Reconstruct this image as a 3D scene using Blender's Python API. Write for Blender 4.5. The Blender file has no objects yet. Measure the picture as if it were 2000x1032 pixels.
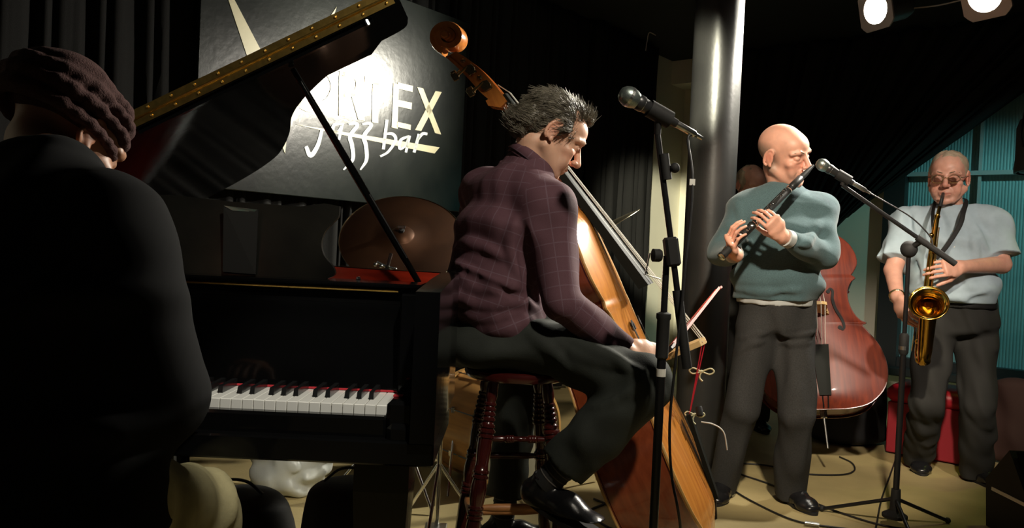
import bpy, bmesh, math, random
import numpy as np
from mathutils import Vector, Matrix
random.seed(7); rng = np.random.default_rng(7)
scene = bpy.context.scene
COL = scene.collection
# ------------------------------------------------------------------ camera
FPX = 1555.0
CAM = np.array([0.0, 0.0, 1.10])
PITCH, ROLL = math.radians(-1.0), 0.045
_f = np.array([0.0, math.cos(PITCH), math.sin(PITCH)])
_u0 = np.array([0.0, -math.sin(PITCH), math.cos(PITCH)])
_r0 = np.array([1.0, 0.0, 0.0])
_u = _u0*math.cos(ROLL) - _r0*math.sin(ROLL)
_r = _r0*math.cos(ROLL) + _u0*math.sin(ROLL)
cam_data = bpy.data.cameras.new('camera'); cam_data.sensor_width = 36.0
cam_data.lens = 36.0*FPX/2000.0; cam_data.clip_start = 0.05
cam = bpy.data.objects.new('camera', cam_data); COL.objects.link(cam)
M = Matrix(((_r[0], _u[0], -_f[0], CAM[0]), (_r[1], _u[1], -_f[1], CAM[1]), (_r[2], _u[2], -_f[2], CAM[2]), (0, 0, 0, 1)))
cam.matrix_world = M
scene.camera = cam
def P(x, y, D):
    """world point seen at photo pixel (x, y) at forward distance D"""
    return CAM + D*(_f + (x-1000.0)/FPX*_r + (516.0-y)/FPX*_u)
def ray(x, y):
    return _f + (x-1000.0)/FPX*_r + (516.0-y)/FPX*_u
def on_plane(x, y, p0, n):
    d = ray(x, y); t = np.dot(np.array(p0)-CAM, n)/np.dot(d, n)
    return CAM + t*d
def on_floor(x, y, z=0.0):
    return on_plane(x, y, (0, 0, z), np.array([0, 0, 1.0]))
# ------------------------------------------------------------------ world, exposure
scene.view_settings.view_transform = 'Standard'
scene.view_settings.look = 'None'
scene.view_settings.gamma = 1.0
scene.view_settings.use_curve_mapping = False
scene.view_settings.exposure = 0.0
world = bpy.data.worlds.new('world'); scene.world = world; world.use_nodes = True
world.node_tree.nodes['Background'].inputs[0].default_value = (0.9, 0.95, 1.0, 1)
world.node_tree.nodes['Background'].inputs[1].default_value = 0.012
# ------------------------------------------------------------------ stage lights
def spot(name, loc, target, energy, color, angle, blend=0.35, radius=0.06):
    l = bpy.data.lights.new(name, 'SPOT'); l.energy = energy; l.color = color
    l.spot_size = math.radians(angle); l.spot_blend = blend; l.shadow_soft_size = radius
    o = bpy.data.objects.new(name, l); COL.objects.link(o)
    o.location = Vector(loc)
    o.rotation_euler = (Vector(target)-Vector(loc)).to_track_quat('-Z', 'Y').to_euler()
    return o
WARM = (1.0, 0.86, 0.66)
LAMP1 = P(1712, 18, 4.5); LAMP2 = P(1925, -10, 3.85)
A_ = lambda *a: tuple(float(t) for t in a)
# rail of house spots above the audience, in front of the stage and above the frame
spot('front_rail_reeds_offscreen', (0.55, 0.7, 2.85), P(1520, 560, 3.6), 600, WARM, 32, 0.5)
spot('front_rail_bass_offscreen', (0.95, 0.5, 2.85), P(1140, 520, 2.6), 185, (1.0, 0.90, 0.74), 34, 0.6)
spot('front_rail_sax_offscreen', (1.6, 0.7, 2.85), P(1830, 560, 4.1), 380, (1.0, 0.85, 0.72), 26, 0.6)
spot('front_rail_keys_offscreen', (0.25, 0.7, 2.85), (-.42, 1.72, .76), 200, (1.0, 0.95, 0.85), 15, 0.5)
spot('added_lid_spot_offscreen', (0.45, 0.5, 2.85), (-.62, 2.0, 1.46), 95, (1.0, 0.92, 0.75), 24, 0.5)  # unseen spot added to brighten the lid and its hinge
spot('front_rail_corner_offscreen', (0.0, 0.7, 2.85), P(1306, 440, 7.0), 3000, (1.0, 0.95, 0.72), 12, 0.6)
# the two lit cans seen in the photograph, shining where their lenses point
AIM1 = np.array([-.90, -.36, -.24]); AIM1 /= np.linalg.norm(AIM1)
AIM2 = np.array([-.78, -.46, -.42]); AIM2 /= np.linalg.norm(AIM2)
spot('stage_can_spot', LAMP1+AIM1*.03, LAMP1+AIM1, 620, (1.0, 0.95, 0.80), 80, 0.6, 0.075)
spot('stage_can_spot', LAMP2+AIM2*.03, LAMP2+AIM2, 420, (1.0, 0.93, 0.80), 100, 0.8, 0.075)
# coloured stage lamps on the window side, right of the frame: they give the teal window and the green floor and shoulder
spot('teal_lamp_right_offscreen', (4.0, 4.1, 2.75), (3.75, 5.45, 1.55), 88, (0.38, 0.92, 0.88), 62, 0.6)
spot('green_lamp_right_offscreen', (3.3, 3.9, 2.7), P(1960, 1010, 3.8), 20, (0.80, 1.0, 0.15), 40, 0.9)

# ------------------------------------------------------------------ materials
def mat(name, base, rough=0.6, metal=0.0, spec=0.5, coat=0.0, noise=0.0, nscale=20.0, bump=0.0, bscale=60.0, base2=None, stretch=None, sheen=0.0):
    m = bpy.data.materials.new(name); m.use_nodes = True
    nt = m.node_tree; b = nt.nodes['Principled BSDF']
    b.inputs['Base Color'].default_value = (*base, 1)
    b.inputs['Roughness'].default_value = rough
    b.inputs['Metallic'].default_value = metal
    b.inputs['Specular IOR Level'].default_value = spec
    b.inputs['Coat Weight'].default_value = coat
    b.inputs['Coat Roughness'].default_value = 0.08
    b.inputs['Sheen Weight'].default_value = sheen
    tc = nt.nodes.new('ShaderNodeTexCoord'); mp = nt.nodes.new('ShaderNodeMapping')
    nt.links.new(tc.outputs['Object'], mp.inputs['Vector'])
    if stretch: mp.inputs['Scale'].default_value = stretch
    if noise > 0 or base2:
        n = nt.nodes.new('ShaderNodeTexNoise'); n.inputs['Scale'].default_value = nscale; n.inputs['Detail'].default_value = 5
        nt.links.new(mp.outputs[0], n.inputs['Vector'])
        r = nt.nodes.new('ShaderNodeValToRGB')
        b2 = base2 if base2 else tuple(max(0, c*(1-noise)) for c in base)
        r.color_ramp.elements[0].position = 0.33; r.color_ramp.elements[1].position = 0.68
        r.color_ramp.elements[0].color = (*b2, 1); r.color_ramp.elements[1].color = (*base, 1)
        nt.links.new(n.outputs['Fac'], r.inputs[0]); nt.links.new(r.outputs[0], b.inputs['Base Color'])
    if bump > 0:
        n2 = nt.nodes.new('ShaderNodeTexNoise'); n2.inputs['Scale'].default_value = bscale; n2.inputs['Detail'].default_value = 4
        nt.links.new(mp.outputs[0], n2.inputs['Vector'])
        bp = nt.nodes.new('ShaderNodeBump'); bp.inputs['Strength'].default_value = bump; bp.inputs['Distance'].default_value = 0.01
        nt.links.new(n2.outputs['Fac'], bp.inputs['Height']); nt.links.new(bp.outputs[0], b.inputs['Normal'])
    return m
def emit(name, col, strength):
    m = bpy.data.materials.new(name); m.use_nodes = True; nt = m.node_tree
    b = nt.nodes['Principled BSDF']; b.inputs['Base Color'].default_value = (*col, 1)
    b.inputs['Emission Color'].default_value = (*col, 1); b.inputs['Emission Strength'].default_value = strength
    return m
MT = {}
MT['floor'] = mat('floor_lino', (.50, .40, .19), .55, noise=.25, nscale=3, bump=.1, bscale=90)
MT['ceiling'] = mat('ceiling_black', (.012, .012, .012), .9)
MT['wall_dark'] = mat('wall_dark', (.02, .02, .02), .9)
MT['wall_white'] = mat('wall_white', (.80, .77, .62), .7, noise=.06, nscale=2)
MT['curtain'] = mat('curtain_black_velvet', (.015, .0148, .0142), .88, spec=.2, noise=.35, nscale=240, bump=.15, bscale=400)
MT['black_lacquer'] = mat('black_lacquer', (.003, .003, .003), .09, spec=.32, bump=.015, bscale=30)
MT['black_worn'] = mat('black_lacquer_worn', (.010, .010, .009), .28, base2=(.018, .017, .014), nscale=9, bump=.05, bscale=40)
MT['black_matte'] = mat('black_matte', (.008, .008, .008), .75)
MT['black_metal'] = mat('black_metal', (.014, .014, .015), .28, metal=.3)
MT['chrome'] = mat('chrome', (.8, .8, .78), .15, metal=1)
MT['steel'] = mat('steel', (.55, .56, .55), .3, metal=1)
MT['brass'] = mat('brass_hinge', (.88, .58, .16), .33, metal=1, noise=.3, nscale=60)
MT['gold'] = mat('sax_lacquer', (.72, .42, .08), .14, metal=1, noise=.25, nscale=30)
MT['ivory'] = mat('key_white', (.80, .79, .72), .22, coat=.3)
MT['ebony'] = mat('key_black', (.01, .01, .01), .2)
MT['red_felt'] = mat('red_felt', (.50, .02, .03), .9)
MT['mahogany'] = mat('rim_mahogany', (.46, .030, .010), .4, noise=.4, nscale=8, stretch=(1, 1, 6))
MT['plate_gold'] = mat('iron_plate', (.28, .20, .07), .4, metal=.7)
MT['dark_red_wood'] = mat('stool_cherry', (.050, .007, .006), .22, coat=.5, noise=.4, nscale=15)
MT['worn_wood'] = mat('rung_worn_wood', (.50, .22, .075), .5, noise=.4, nscale=14, stretch=(1, 8, 8))
MT['skin'] = mat('skin_pale', (.72, .42, .29), .48, noise=.14, nscale=22, bump=.04, bscale=160)
MT['skin_pink'] = mat('skin_pink', (.70, .37, .27), .48, noise=.18, nscale=20, bump=.04, bscale=160)
MT['skin_dark'] = mat('skin_brown', (.32, .15, .08), .5, noise=.15, nscale=20)

def tinted(m):
    nt = m.node_tree; b = nt.nodes['Principled BSDF']; at = nt.nodes.new('ShaderNodeAttribute'); at.attribute_name = 'tint'
    mx = nt.nodes.new('ShaderNodeMix'); mx.data_type = 'RGBA'; mx.blend_type = 'MULTIPLY'; mx.inputs[0].default_value = 1
    src = b.inputs['Base Color'].links[0].from_socket; nt.links.new(src, mx.inputs[6]); nt.links.new(at.outputs['Color'], mx.inputs[7]); nt.links.new(mx.outputs[2], b.inputs['Base Color'])
    b.inputs['Subsurface Weight'].default_value = .12; b.inputs['Subsurface Radius'].default_value = (.012, .005, .003); b.inputs['Subsurface Scale'].default_value = 1.0
for k_ in ('skin', 'skin_pink', 'skin_dark'): tinted(MT[k_])
# ------------------------------------------------------------------ mesh helpers
def V3(*a): return np.array(a, float)
def nrm(v):
    v = np.asarray(v, float); return v/np.linalg.norm(v)
class MB:
    def __init__(s): s.v = []; s.f = []
    def add(s, v, f):
        o = len(s.v); s.v += [tuple(map(float, p)) for p in v]; s.f += [tuple(i+o for i in q) for q in f]; return s
    def box(s, c, size, R=None, bev=0.0):
        hx, hy, hz = [t/2 for t in size]; c = np.asarray(c, float)
        if bev > 0:
            b = min(bev, hx*.9, hy*.9, hz*.9); vs = []; key = {}
            for sx in (-1, 1):
                for sy in (-1, 1):
                    for sz in (-1, 1):
                        for ax in range(3):
                            p = [sx*(hx-b), sy*(hy-b), sz*(hz-b)]
                            p[ax] = (sx*hx, sy*hy, sz*hz)[ax]
                            key[(sx, sy, sz, ax)] = len(vs); vs.append(p)
            fs = []
            order = [(-1, -1), (1, -1), (1, 1), (-1, 1)]
            for ax in range(3):
                o1, o2 = (ax+1) % 3, (ax+2) % 3
                for sg in (-1, 1):
                    q = []
                    for (a, b2) in order:
                        t = [0, 0, 0]; t[ax] = sg; t[o1] = a; t[o2] = b2; q.append(key[(*t, ax)])
                    fs.append(q if sg > 0 else q[::-1])
                for a in (-1, 1):
                    for b2 in (-1, 1):
                        t0 = [0, 0, 0]; t1 = [0, 0, 0]
                        t0[o1] = t1[o1] = a; t0[o2] = t1[o2] = b2; t0[ax] = -1; t1[ax] = 1
                        q = [key[(*t0, o1)], key[(*t1, o1)], key[(*t1, o2)], key[(*t0, o2)]]
                        fs.append(q if a*b2 < 0 else q[::-1])
            for sx in (-1, 1):
                for sy in (-1, 1):
                    for sz in (-1, 1):
                        q = [key[(sx, sy, sz, a)] for a in range(3)]; fs.append(q if sx*sy*sz > 0 else q[::-1])
        else:
            vs = [(-hx, -hy, -hz), (hx, -hy, -hz), (hx, hy, -hz), (-hx, hy, -hz), (-hx, -hy, hz), (hx, -hy, hz), (hx, hy, hz), (-hx, hy, hz)]
            fs = [(0, 3, 2, 1), (4, 5, 6, 7), (0, 1, 5, 4), (1, 2, 6, 5), (2, 3, 7, 6), (3, 0, 4, 7)]
        vs = np.array(vs)
        if R is not None: vs = vs @ np.asarray(R, float).T
        return s.add(vs+c, fs)
    def tube(s, pts, rad, n=10, closed=False, cap=True, flat=None):
        pts = [np.asarray(p, float) for p in pts]; m = len(pts)
        if np.isscalar(rad): rad = [rad]*m
        tang = []
        for i in range(m):
            if closed: t = pts[(i+1) % m]-pts[i-1]
            else: t = pts[min(i+1, m-1)]-pts[max(i-1, 0)]
            tang.append(nrm(t))
        ref = V3(0, 0, 1) if abs(tang[0][2]) < .9 else V3(1, 0, 0)
        a = nrm(np.cross(tang[0], ref)); vs = []
        for i in range(m):
            a = nrm(a-np.dot(a, tang[i])*tang[i]); b = np.cross(tang[i], a)
            for k in range(n):
                th = 2*math.pi*k/n
                vs.append(pts[i]+rad[i]*(math.cos(th)*a+math.sin(th)*b*(flat if flat else 1)))
        fs = []
        for i in range(m if closed else m-1):
            for k in range(n):
                j = (i+1) % m; k2 = (k+1) % n
                fs.append((i*n+k, i*n+k2, j*n+k2, j*n+k))
        if cap and not closed:
            fs.append(tuple(range(n-1, -1, -1))); fs.append(tuple((m-1)*n+k for k in range(n)))
        return s.add(vs, fs)
    def lathe(s, prof, o, axis, n=24, cap=True):
        """prof: (radius, height) pairs along axis from o"""
        axis = nrm(axis); ref = V3(0, 0, 1) if abs(axis[2]) < .9 else V3(1, 0, 0)
        a = nrm(np.cross(ref, axis)); b = np.cross(axis, a); o = np.asarray(o, float); vs = []
        for (r, h) in prof:
            for k in range(n):
                th = 2*math.pi*k/n; vs.append(o+axis*h+max(r, 1e-5)*(math.cos(th)*a+math.sin(th)*b))
        fs = []
        for i in range(len(prof)-1):
            for k in range(n):
                k2 = (k+1) % n; fs.append((i*n+k, i*n+k2, (i+1)*n+k2, (i+1)*n+k))
        if cap:
            fs.append(tuple(range(n-1, -1, -1))); fs.append(tuple((len(prof)-1)*n+k for k in range(n)))
        return s.add(vs, fs)
    def prism(s, poly, thick):
        """poly: 3-D points in a plane; thick: extrusion vector"""
        poly = [np.asarray(p, float) for p in poly]; n = len(poly); t = np.asarray(thick, float)
        vs = poly+[p+t for p in poly]
        fs = [tuple(range(n-1, -1, -1)), tuple(range(n, 2*n))]+[(i, (i+1) % n, n+(i+1) % n, n+i) for i in range(n)]
        return s.add(vs, fs)
    def sphere(s, c, r, n=12, m=8, R=None):
        c = np.asarray(c, float); r = np.asarray([r]*3 if np.isscalar(r) else r, float); vs = []
        for i in range(m+1):
            ph = math.pi*i/m
            for k in range(n):
                th = 2*math.pi*k/n
                p = V3(math.sin(ph)*math.cos(th), math.sin(ph)*math.sin(th), math.cos(ph))*r
                if R is not None: p = np.asarray(R) @ p
                vs.append(c+p)
        fs = [(i*n+k, (i+1)*n+k, (i+1)*n+(k+1) % n, i*n+(k+1) % n) for i in range(m) for k in range(n)]
        return s.add(vs, fs)
    def grid(s, pts):
        """pts: 2-D array of points"""
        h = len(pts); w = len(pts[0])
        return s.add([p for row in pts for p in row], [(i*w+j, i*w+j+1, (i+1)*w+j+1, (i+1)*w+j) for i in range(h-1) for j in range(w-1)])
    def build(s, name, m, parent=None, smooth=None, fix=True, solid=0.0):
        me = bpy.data.meshes.new(name)
        off = np.array(parent['_o']) if parent is not None and '_o' in parent else np.zeros(3)
        v = np.array(s.v)-off
        me.from_pydata([tuple(p) for p in v], [], s.f)
        if fix:
            bm = bmesh.new(); bm.from_mesh(me)
            bmesh.ops.remove_doubles(bm, verts=bm.verts, dist=1e-6)
            bmesh.ops.recalc_face_normals(bm, faces=bm.faces); bm.to_mesh(me); bm.free()
        o = bpy.data.objects.new(name, me); COL.objects.link(o)
        if m is not None: me.materials.append(MT[m] if isinstance(m, str) else m)
        if smooth is not None:
            me.polygons.foreach_set('use_smooth', [True]*len(me.polygons))
            if smooth < 179: me.set_sharp_from_angle(angle=math.radians(smooth))
        if parent is not None:
            o.parent = parent
            if '_o' in parent: o['_o'] = list(map(float, off))
        if solid:
            md = o.modifiers.new('thickness', 'SOLIDIFY'); md.thickness = solid; md.offset = 0
        return o
def thing(name, label, cat, loc=(0, 0, 0), group=None, world=True, matrix=None):
    o = bpy.data.objects.new(name, None); COL.objects.link(o); o.empty_display_size = .1
    if matrix is not None: o.matrix_world = matrix
    else:
        o.location = tuple(map(float, loc))
        if world: o['_o'] = [float(t) for t in loc]
    o['label'] = label; o['category'] = cat
    if group: o['group'] = group
    return o
def tag(o, label, cat, group=None):
    o['label'] = label; o['category'] = cat
    if group: o['group'] = group
    return o
def struct(o):
    o['kind'] = 'structure'; return o
def catmull(pts, n=8, closed=False):
    pts = [np.asarray(p, float) for p in pts]; m = len(pts); out = []
    for i in range(m if closed else m-1):
        p0 = pts[(i-1) % m] if closed or i > 0 else 2*pts[0]-pts[1]
        p1, p2 = pts[i], pts[(i+1) % m]
        p3 = pts[(i+2) % m] if closed or i+2 < m else 2*pts[-1]-pts[-2]
        for k in range(n):
            t = k/n
            out.append(.5*((2*p1)+(-p0+p2)*t+(2*p0-5*p1+4*p2-p3)*t*t+(-p0+3*p1-3*p2+p3)*t**3))
    if not closed: out.append(pts[-1])
    return out
# ------------------------------------------------------------------ setting: a room seen into its corner
SR = P(907, 215, 5.2); SR[2] = 0
dL = nrm(V3(.624, .781, 0)); nL = V3(dL[1], -dL[0], 0)       # left wall direction (going away) and normal into the room
dR = V3(dL[1], -dL[0], 0)                                     # right wall runs from the corner towards the right
nR = -dL
wL0 = SR-nL*.16
def line_hit(p, d, x):
    u = P(x, 500, 1.0)-CAM; A = np.array([[d[0], -u[0]], [d[1], -u[1]]]); t = np.linalg.solve(A, (CAM-p)[:2]); return p+d*t[0]
CORNER = line_hit(wL0, dL, 1322); CORNER[2] = 0
CEIL = 3.0
fl = MB().box((0.6, 3.4, -.05), (13, 13, .1)); struct(fl.build('floor', 'floor'))
ce = MB().box((0.6, 3.4, CEIL+.05), (13, 13, .1)); struct(ce.build('ceiling', 'ceiling'))
def wall(name, p, d, n, l0, l1, z0, z1, m, t=.1):
    a = p+d*l0; b = p+d*l1; R = np.array([d, -n, V3(0, 0, 1)]).T
    c = (a+b)/2-n*t/2; c[2] = (z0+z1)/2
    return MB().box(c, (l1-l0, t, z1-z0), R).build(name, m)
struct(wall('wall_left', CORNER, -dL, nL, 0, 9.5, 0, CEIL, 'wall_white'))
# right wall with a window opening
WIN0, WIN1, WZ0, WZ1 = None, None, .30, 2.75
def s_right(x): return float(np.dot(line_hit(CORNER, dR, x)-CORNER, dR))
WIN0 = s_right(1762); WIN1 = WIN0+2.6
wr = MB()
for (a, b, z0, z1) in ((0, WIN0, 0, CEIL), (WIN1, 6.0, 0, CEIL), (WIN0, WIN1, 0, WZ0), (WIN0, WIN1, WZ1, CEIL)):
    p = CORNER+dR*(a+b)/2-nR*.05; p[2] = (z0+z1)/2
    wr.box(p, (b-a, .1, z1-z0), np.array([dR, nR, V3(0, 0, 1)]).T)
struct(wr.build('wall_right', 'wall_white'))
# window: dark frame, mullions and ribbed teal-lit blind slats
RR = np.array([dR, nR, V3(0, 0, 1)]).T
def onR(s, d, z): p = CORNER+dR*s+nR*d; p[2] = z; return p
MT['frame_dark'] = mat('window_frame_dark', (.02, .022, .022), .5)
MT['bar_grey'] = mat('window_bar_grey', (.42, .50, .50), .4)
MT['blind'] = mat('ribbed_blind', (.30, .52, .52), .5, base2=(.20, .40, .42), nscale=2.5)
win = bpy.data.objects.new('window_1', None); COL.objects.link(win); struct(win)
f = MB()
f.box(onR((WIN0+WIN1)/2, -.02, WZ0), (WIN1-WIN0, .12, .10), RR); f.box(onR((WIN0+WIN1)/2, -.02, WZ1), (WIN1-WIN0, .12, .08), RR)
f.box(onR(WIN0-.07, .01, (WZ0+WZ1)/2), (.16, .14, WZ1-WZ0+.1), RR); f.box(onR(WIN1, -.02, (WZ0+WZ1)/2), (.08, .12, WZ1-WZ0), RR)
f.build('window_frame', 'frame_dark', win)
zb = on_plane(1945, 338, onR(0, -.02, 0), nR)[2]
MB().box(onR((WIN0+WIN1)/2, .0, zb), (WIN1-WIN0, .05, .035), RR).build('mullion', 'bar_grey', win)
sb = float(np.dot(on_plane(1916, 300, onR(0, 0, 0), nR)-CORNER, dR))
for (z0, z1) in ((WZ0, zb), (zb, WZ1)):
    MB().box(onR(sb, -.01, (z0+z1)/2), (.022, .03, z1-z0), RR).build('mullion', 'bar_grey', win)
slw = .022; ns = int((WIN1-WIN0)/slw); me = None
for i in range(ns):
    c = onR(WIN0+(i+.5)*slw, -.055, (WZ0+WZ1)/2)
    if me is None:
        pr = [onR(0, .0, 0)-CORNER, ]
        mb = MB(); poly = []
        for k in range(7):
            t = -1+2*k/6; poly.append(dR*(t*slw*.5)+nR*(.0045*(1-t*t)))
        poly += [dR*(slw*.5)-nR*.004, dR*(-slw*.5)-nR*.004]
        mb.prism([p+V3(0, 0, -(WZ1-WZ0)/2) for p in poly], V3(0, 0, WZ1-WZ0)); o = mb.build('slat', 'blind', win, smooth=40); me = o.data
    else:
        o = bpy.data.objects.new('slat', me); COL.objects.link(o); o.parent = win
    o.location = tuple(c)
# dark sill unit and white beam in the corner
struct(MB().box(onR((WIN0+WIN1)/2, .05, WZ0-.06), (WIN1-WIN0+.2, .2, .07), RR, .01).build('trim_1', 'frame_dark'))
bz = on_plane(1320, 178, CORNER, nrm(CORNER-CAM)*V3(1, 1, 0))[2]
struct(MB().box(onR(.19, .145, bz+.16), (.38, .29, .30), RR).build('trim_2', 'wall_white'))
struct(MB().box(onR(.55, .03, bz/2), (.70, .05, bz), RR).build('trim_3', 'wall_white'))
# the round black column
cc = P(1381, 516, 4.25); cc[2] = 0
MT['column'] = mat('column_black_paint', (.018, .018, .018), .38, base2=(.026, .026, .025), nscale=5, bump=.06, bscale=40)
col = MB().lathe([(.128, 0), (.128, CEIL)], cc, V3(0, 0, 1), 48)
tag(col.build('column', 'column', smooth=40), 'round black glossy painted column standing behind the clarinet player', 'column')
# curtains ---------------------------------------------------------------
def curtain(name, label, top, bot, nfold, amp, normal, m, seed, segs=9, gather=1.0, rows=26, power=1.0):
    r = np.random.default_rng(seed); ncol = nfold*segs
    ph = np.cumsum(r.uniform(.6, 1.4, nfold+2)); ph = ph/ph[nfold]
    rows_ = []
    am = r.uniform(.55, 1.25, nfold+3)
    for i in range(rows+1):
        t = i/rows; row = []
        for j in range(ncol+1):
            s = j/ncol
            a = np.asarray(top(s)); b = np.asarray(bot(s)); p = a+(b-a)*(t**power)
            w = s*nfold+.25*math.sin(3.1*s*nfold+1.7*seed)+.18*math.sin(t*3+s*9+seed)
            A = amp*am[int(s*nfold) % len(am)]*(1+(gather-1)*t)
            d = A*(math.sin(2*math.pi*w)+.35*math.sin(4*math.pi*w+1+t*2))
            row.append(p+normal*d)
        rows_.append(row)
    o = MB().grid(rows_).build(name, m, smooth=180, fix=False, solid=.004)
    return tag(o, label, 'curtain')
sB = 3.0+float(np.dot(SR-CORNER, dL)) # unused
def onL(s, d, z): p = CORNER-dL*s+nL*d; p[2] = z; return p
def s_left(x): return float(np.dot(line_hit(CORNER, dL, x)-CORNER, -dL))
def drape(x0, x1, d, z0=.04, z1=2.98):
    a, b = s_left(x0), s_left(x1)
    return (lambda s: onL(a+(b-a)*s, d, z1)), (lambda s: onL(a+(b-a)*s, d, z0))
t_, b_ = drape(1240, 1118, .13); curtain('stage_curtain', 'greyish black pleated curtain hanging beside the white corner wall', t_, b_, 8, .05, nL, 'curtain', 3)
t_, b_ = drape(1116, 645, .06); curtain('stage_curtain', 'black pleated curtain hanging behind the scroll of the double bass', t_, b_, 24, .032, nL, 'curtain', 5)
t_, b_ = drape(641, -700, .06); curtain('stage_curtain', 'black pleated curtain hanging behind the pianist and the sign board', t_, b_, 24, .03, nL, 'curtain', 8)
# swagged curtain across the right wall, pulled back towards the column
pS = onR(0, .42, 0)
def hitR(x, y): return on_plane(x, y, pS, nR)
def topR(s):
    a = hitR(1352, 60); b = hitR(2060, 60); p = a+(b-a)*s*1.2; p[2] = CEIL-.02; return p
gA, gB, gC = hitR(1352, 700), hitR(1530, 520), hitR(1690, 396)
def botR(s):
    return gA*(1-s)**2+2*gB*s*(1-s)+gC*s*s
curtain('stage_curtain', 'black swagged curtain gathered behind the clarinet player, swept diagonally off the window', topR, botR, 20, .055, nR, 'curtain', 11, gather=.8, rows=34)
# lower tail of the swag hanging to the floor behind the column
ta, tb = hitR(1345, 560), hitR(1432, 560)
curtain('stage_curtain', 'black curtain tail hanging straight down behind the round column', lambda s: ta+(tb-ta)*s-nR*.12, lambda s: V3(*(ta+(tb-ta)*s-nR*.12)[:2], .03), 6, .05, nR, 'curtain', 13)
# ------------------------------------------------------------------ sign board on the left wall
sp0 = SR; 
def S(x, y, lift=0.0):
    return on_plane(x, y, sp0+nL*lift, nL)
MT['sign'] = mat('sign_black_gloss', (.006, .009, .008), .20, base2=(.014, .018, .015), nscale=6, bump=.05, bscale=25)
MT['sign_cream'] = mat('sign_cream_print', (.78, .72, .46), .35)
MT['sign_white'] = mat('sign_white_print', (.80, .86, .84), .35)
tl = S(392, 0); sR_ = float(np.dot(SR, dL)); sL_ = float(np.dot(S(388, 100), dL))
topz = S(907, 42)[2]; botz = S(690, 394)[2]
sc_ = SR+dL*((sL_+sR_)/2-sR_); sc_ = V3(sc_[0], sc_[1], (topz+botz)/2)
sign = thing('sign_board', 'black glossy jazz bar sign board with cream and white lettering', 'sign', (sc_[0], sc_[1], botz))
RL = np.array([dL, -nL, V3(0, 0, 1)]).T
MB().box(sc_-nL*.015, (sR_-sL_, .03, topz-botz), RL, .003).build('board', 'sign', sign)
LT = .003
def plate(name, polys, m):
    mb = MB()
    for poly in polys: mb.prism([S(x, y)+nL*.0005 for (x, y) in poly], nL*LT)
    return mb.build(name, m, sign)
def ribbon(pts, ws, n=6):
    """2-D stroke to polygon quads in photo pixels on the sign plane"""
    pp = catmull([(*p, w) for p, w in zip(pts, ws)], n); out = []
    L = []; R_ = []
    for i in range(len(pp)):
        a = pp[max(i-1, 0)]; b = pp[min(i+1, len(pp)-1)]; t = nrm((b-a)[:2]); nn = V3(-t[1], t[0])
        L.append(pp[i][:2]+nn*pp[i][2]/2); R_.append(pp[i][:2]-nn*pp[i][2]/2)
    return [[L[i], L[i+1], R_[i+1], R_[i]] for i in range(len(pp)-1)]
plate('letter_v', [[(438, -22), (446, -22), (514, 108), (560, 262), (556, 300), (548, 280), (486, 122)],
                   [(657, 13), (648, 42), (592, 190), (562, 262), (555, 268), (575, 195), (636, 45)]], 'sign_cream')
ring = []
for k in range(40):
    a0, a1 = 2*math.pi*k/40, 2*math.pi*(k+1)/40
    ring.append([(612+48*math.cos(a0), 172+48*math.sin(a0)), (612+48*math.cos(a1), 172+48*math.sin(a1)),
                 (612+33*math.cos(a1), 169+33*math.sin(a1)), (612+33*math.cos(a0), 169+33*math.sin(a0))])
plate('letter_o', ring, 'sign_cream')
plate('letter_r', [[(662, 138), (674, 140), (674, 228), (661, 226)]]+ribbon([(668, 144), (694, 150), (700, 166), (692, 182), (670, 184)], [11]*5)+[[(684, 182), (697, 182), (712, 236), (699, 234)]], 'sign_cream')
plate('letter_t', [[(712, 149), (752, 157), (752, 169), (712, 161)], [(727, 162), (740, 164), (738, 241), (726, 239)]], 'sign_cream')
plate('letter_e', [[(768, 163), (778, 165), (776, 252), (764, 249)], [(776, 161), (806, 168), (805, 180), (776, 173)], [(776, 195), (804, 201), (803, 214), (776, 208)], [(775, 238), (802, 244), (801, 254), (774, 248)]], 'sign_cream')
plate('letter_x', [[(814, 170), (826, 173), (861, 263), (849, 260)], [(850, 178), (862, 180), (822, 256), (810, 254)]], 'sign_cream')
plate('underline_wedge', [[(577, 243), (640, 253), (858, 288), (848, 300), (640, 258)]], 'sign_cream')
plate('letter_j', ribbon([(597, 286), (606, 304), (620, 284), (628, 254)], [7, 9, 8, 6])+ribbon([(636, 236), (639, 233)], [6, 3]), 'sign_white')
plate('letter_a', ribbon([(668, 242), (652, 244), (650, 257), (660, 256), (667, 244)], [4, 6, 6, 4, 4])+ribbon([(668, 241), (661, 274)], [6, 5]), 'sign_white')
for dx in (0, 27):
    plate('letter_z', ribbon([(680+dx, 243), (692+dx, 241), (697+dx, 246), (683+dx, 266), (687+dx, 285), (688+dx, 312), (670+dx+(6 if dx else 0), 332)], [4, 6, 7, 8, 8, 7, 3]), 'sign_white')
plate('letter_b', ribbon([(755, 234), (748, 292)], [6, 6])+ribbon([(750, 262), (766, 262), (772, 274), (758, 296), (742, 306)], [4, 6, 6, 5, 4]), 'sign_white')
plate('letter_a', ribbon([(798, 266), (782, 274), (780, 290), (790, 286), (797, 270)], [4, 6, 6, 4, 4])+ribbon([(799, 265), (792, 298)], [6, 5]), 'sign_white')
plate('letter_r', ribbon([(818, 262), (808, 298)], [6, 6])+ribbon([(812, 278), (824, 262), (834, 262)], [4, 6, 5]), 'sign_white')
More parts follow.
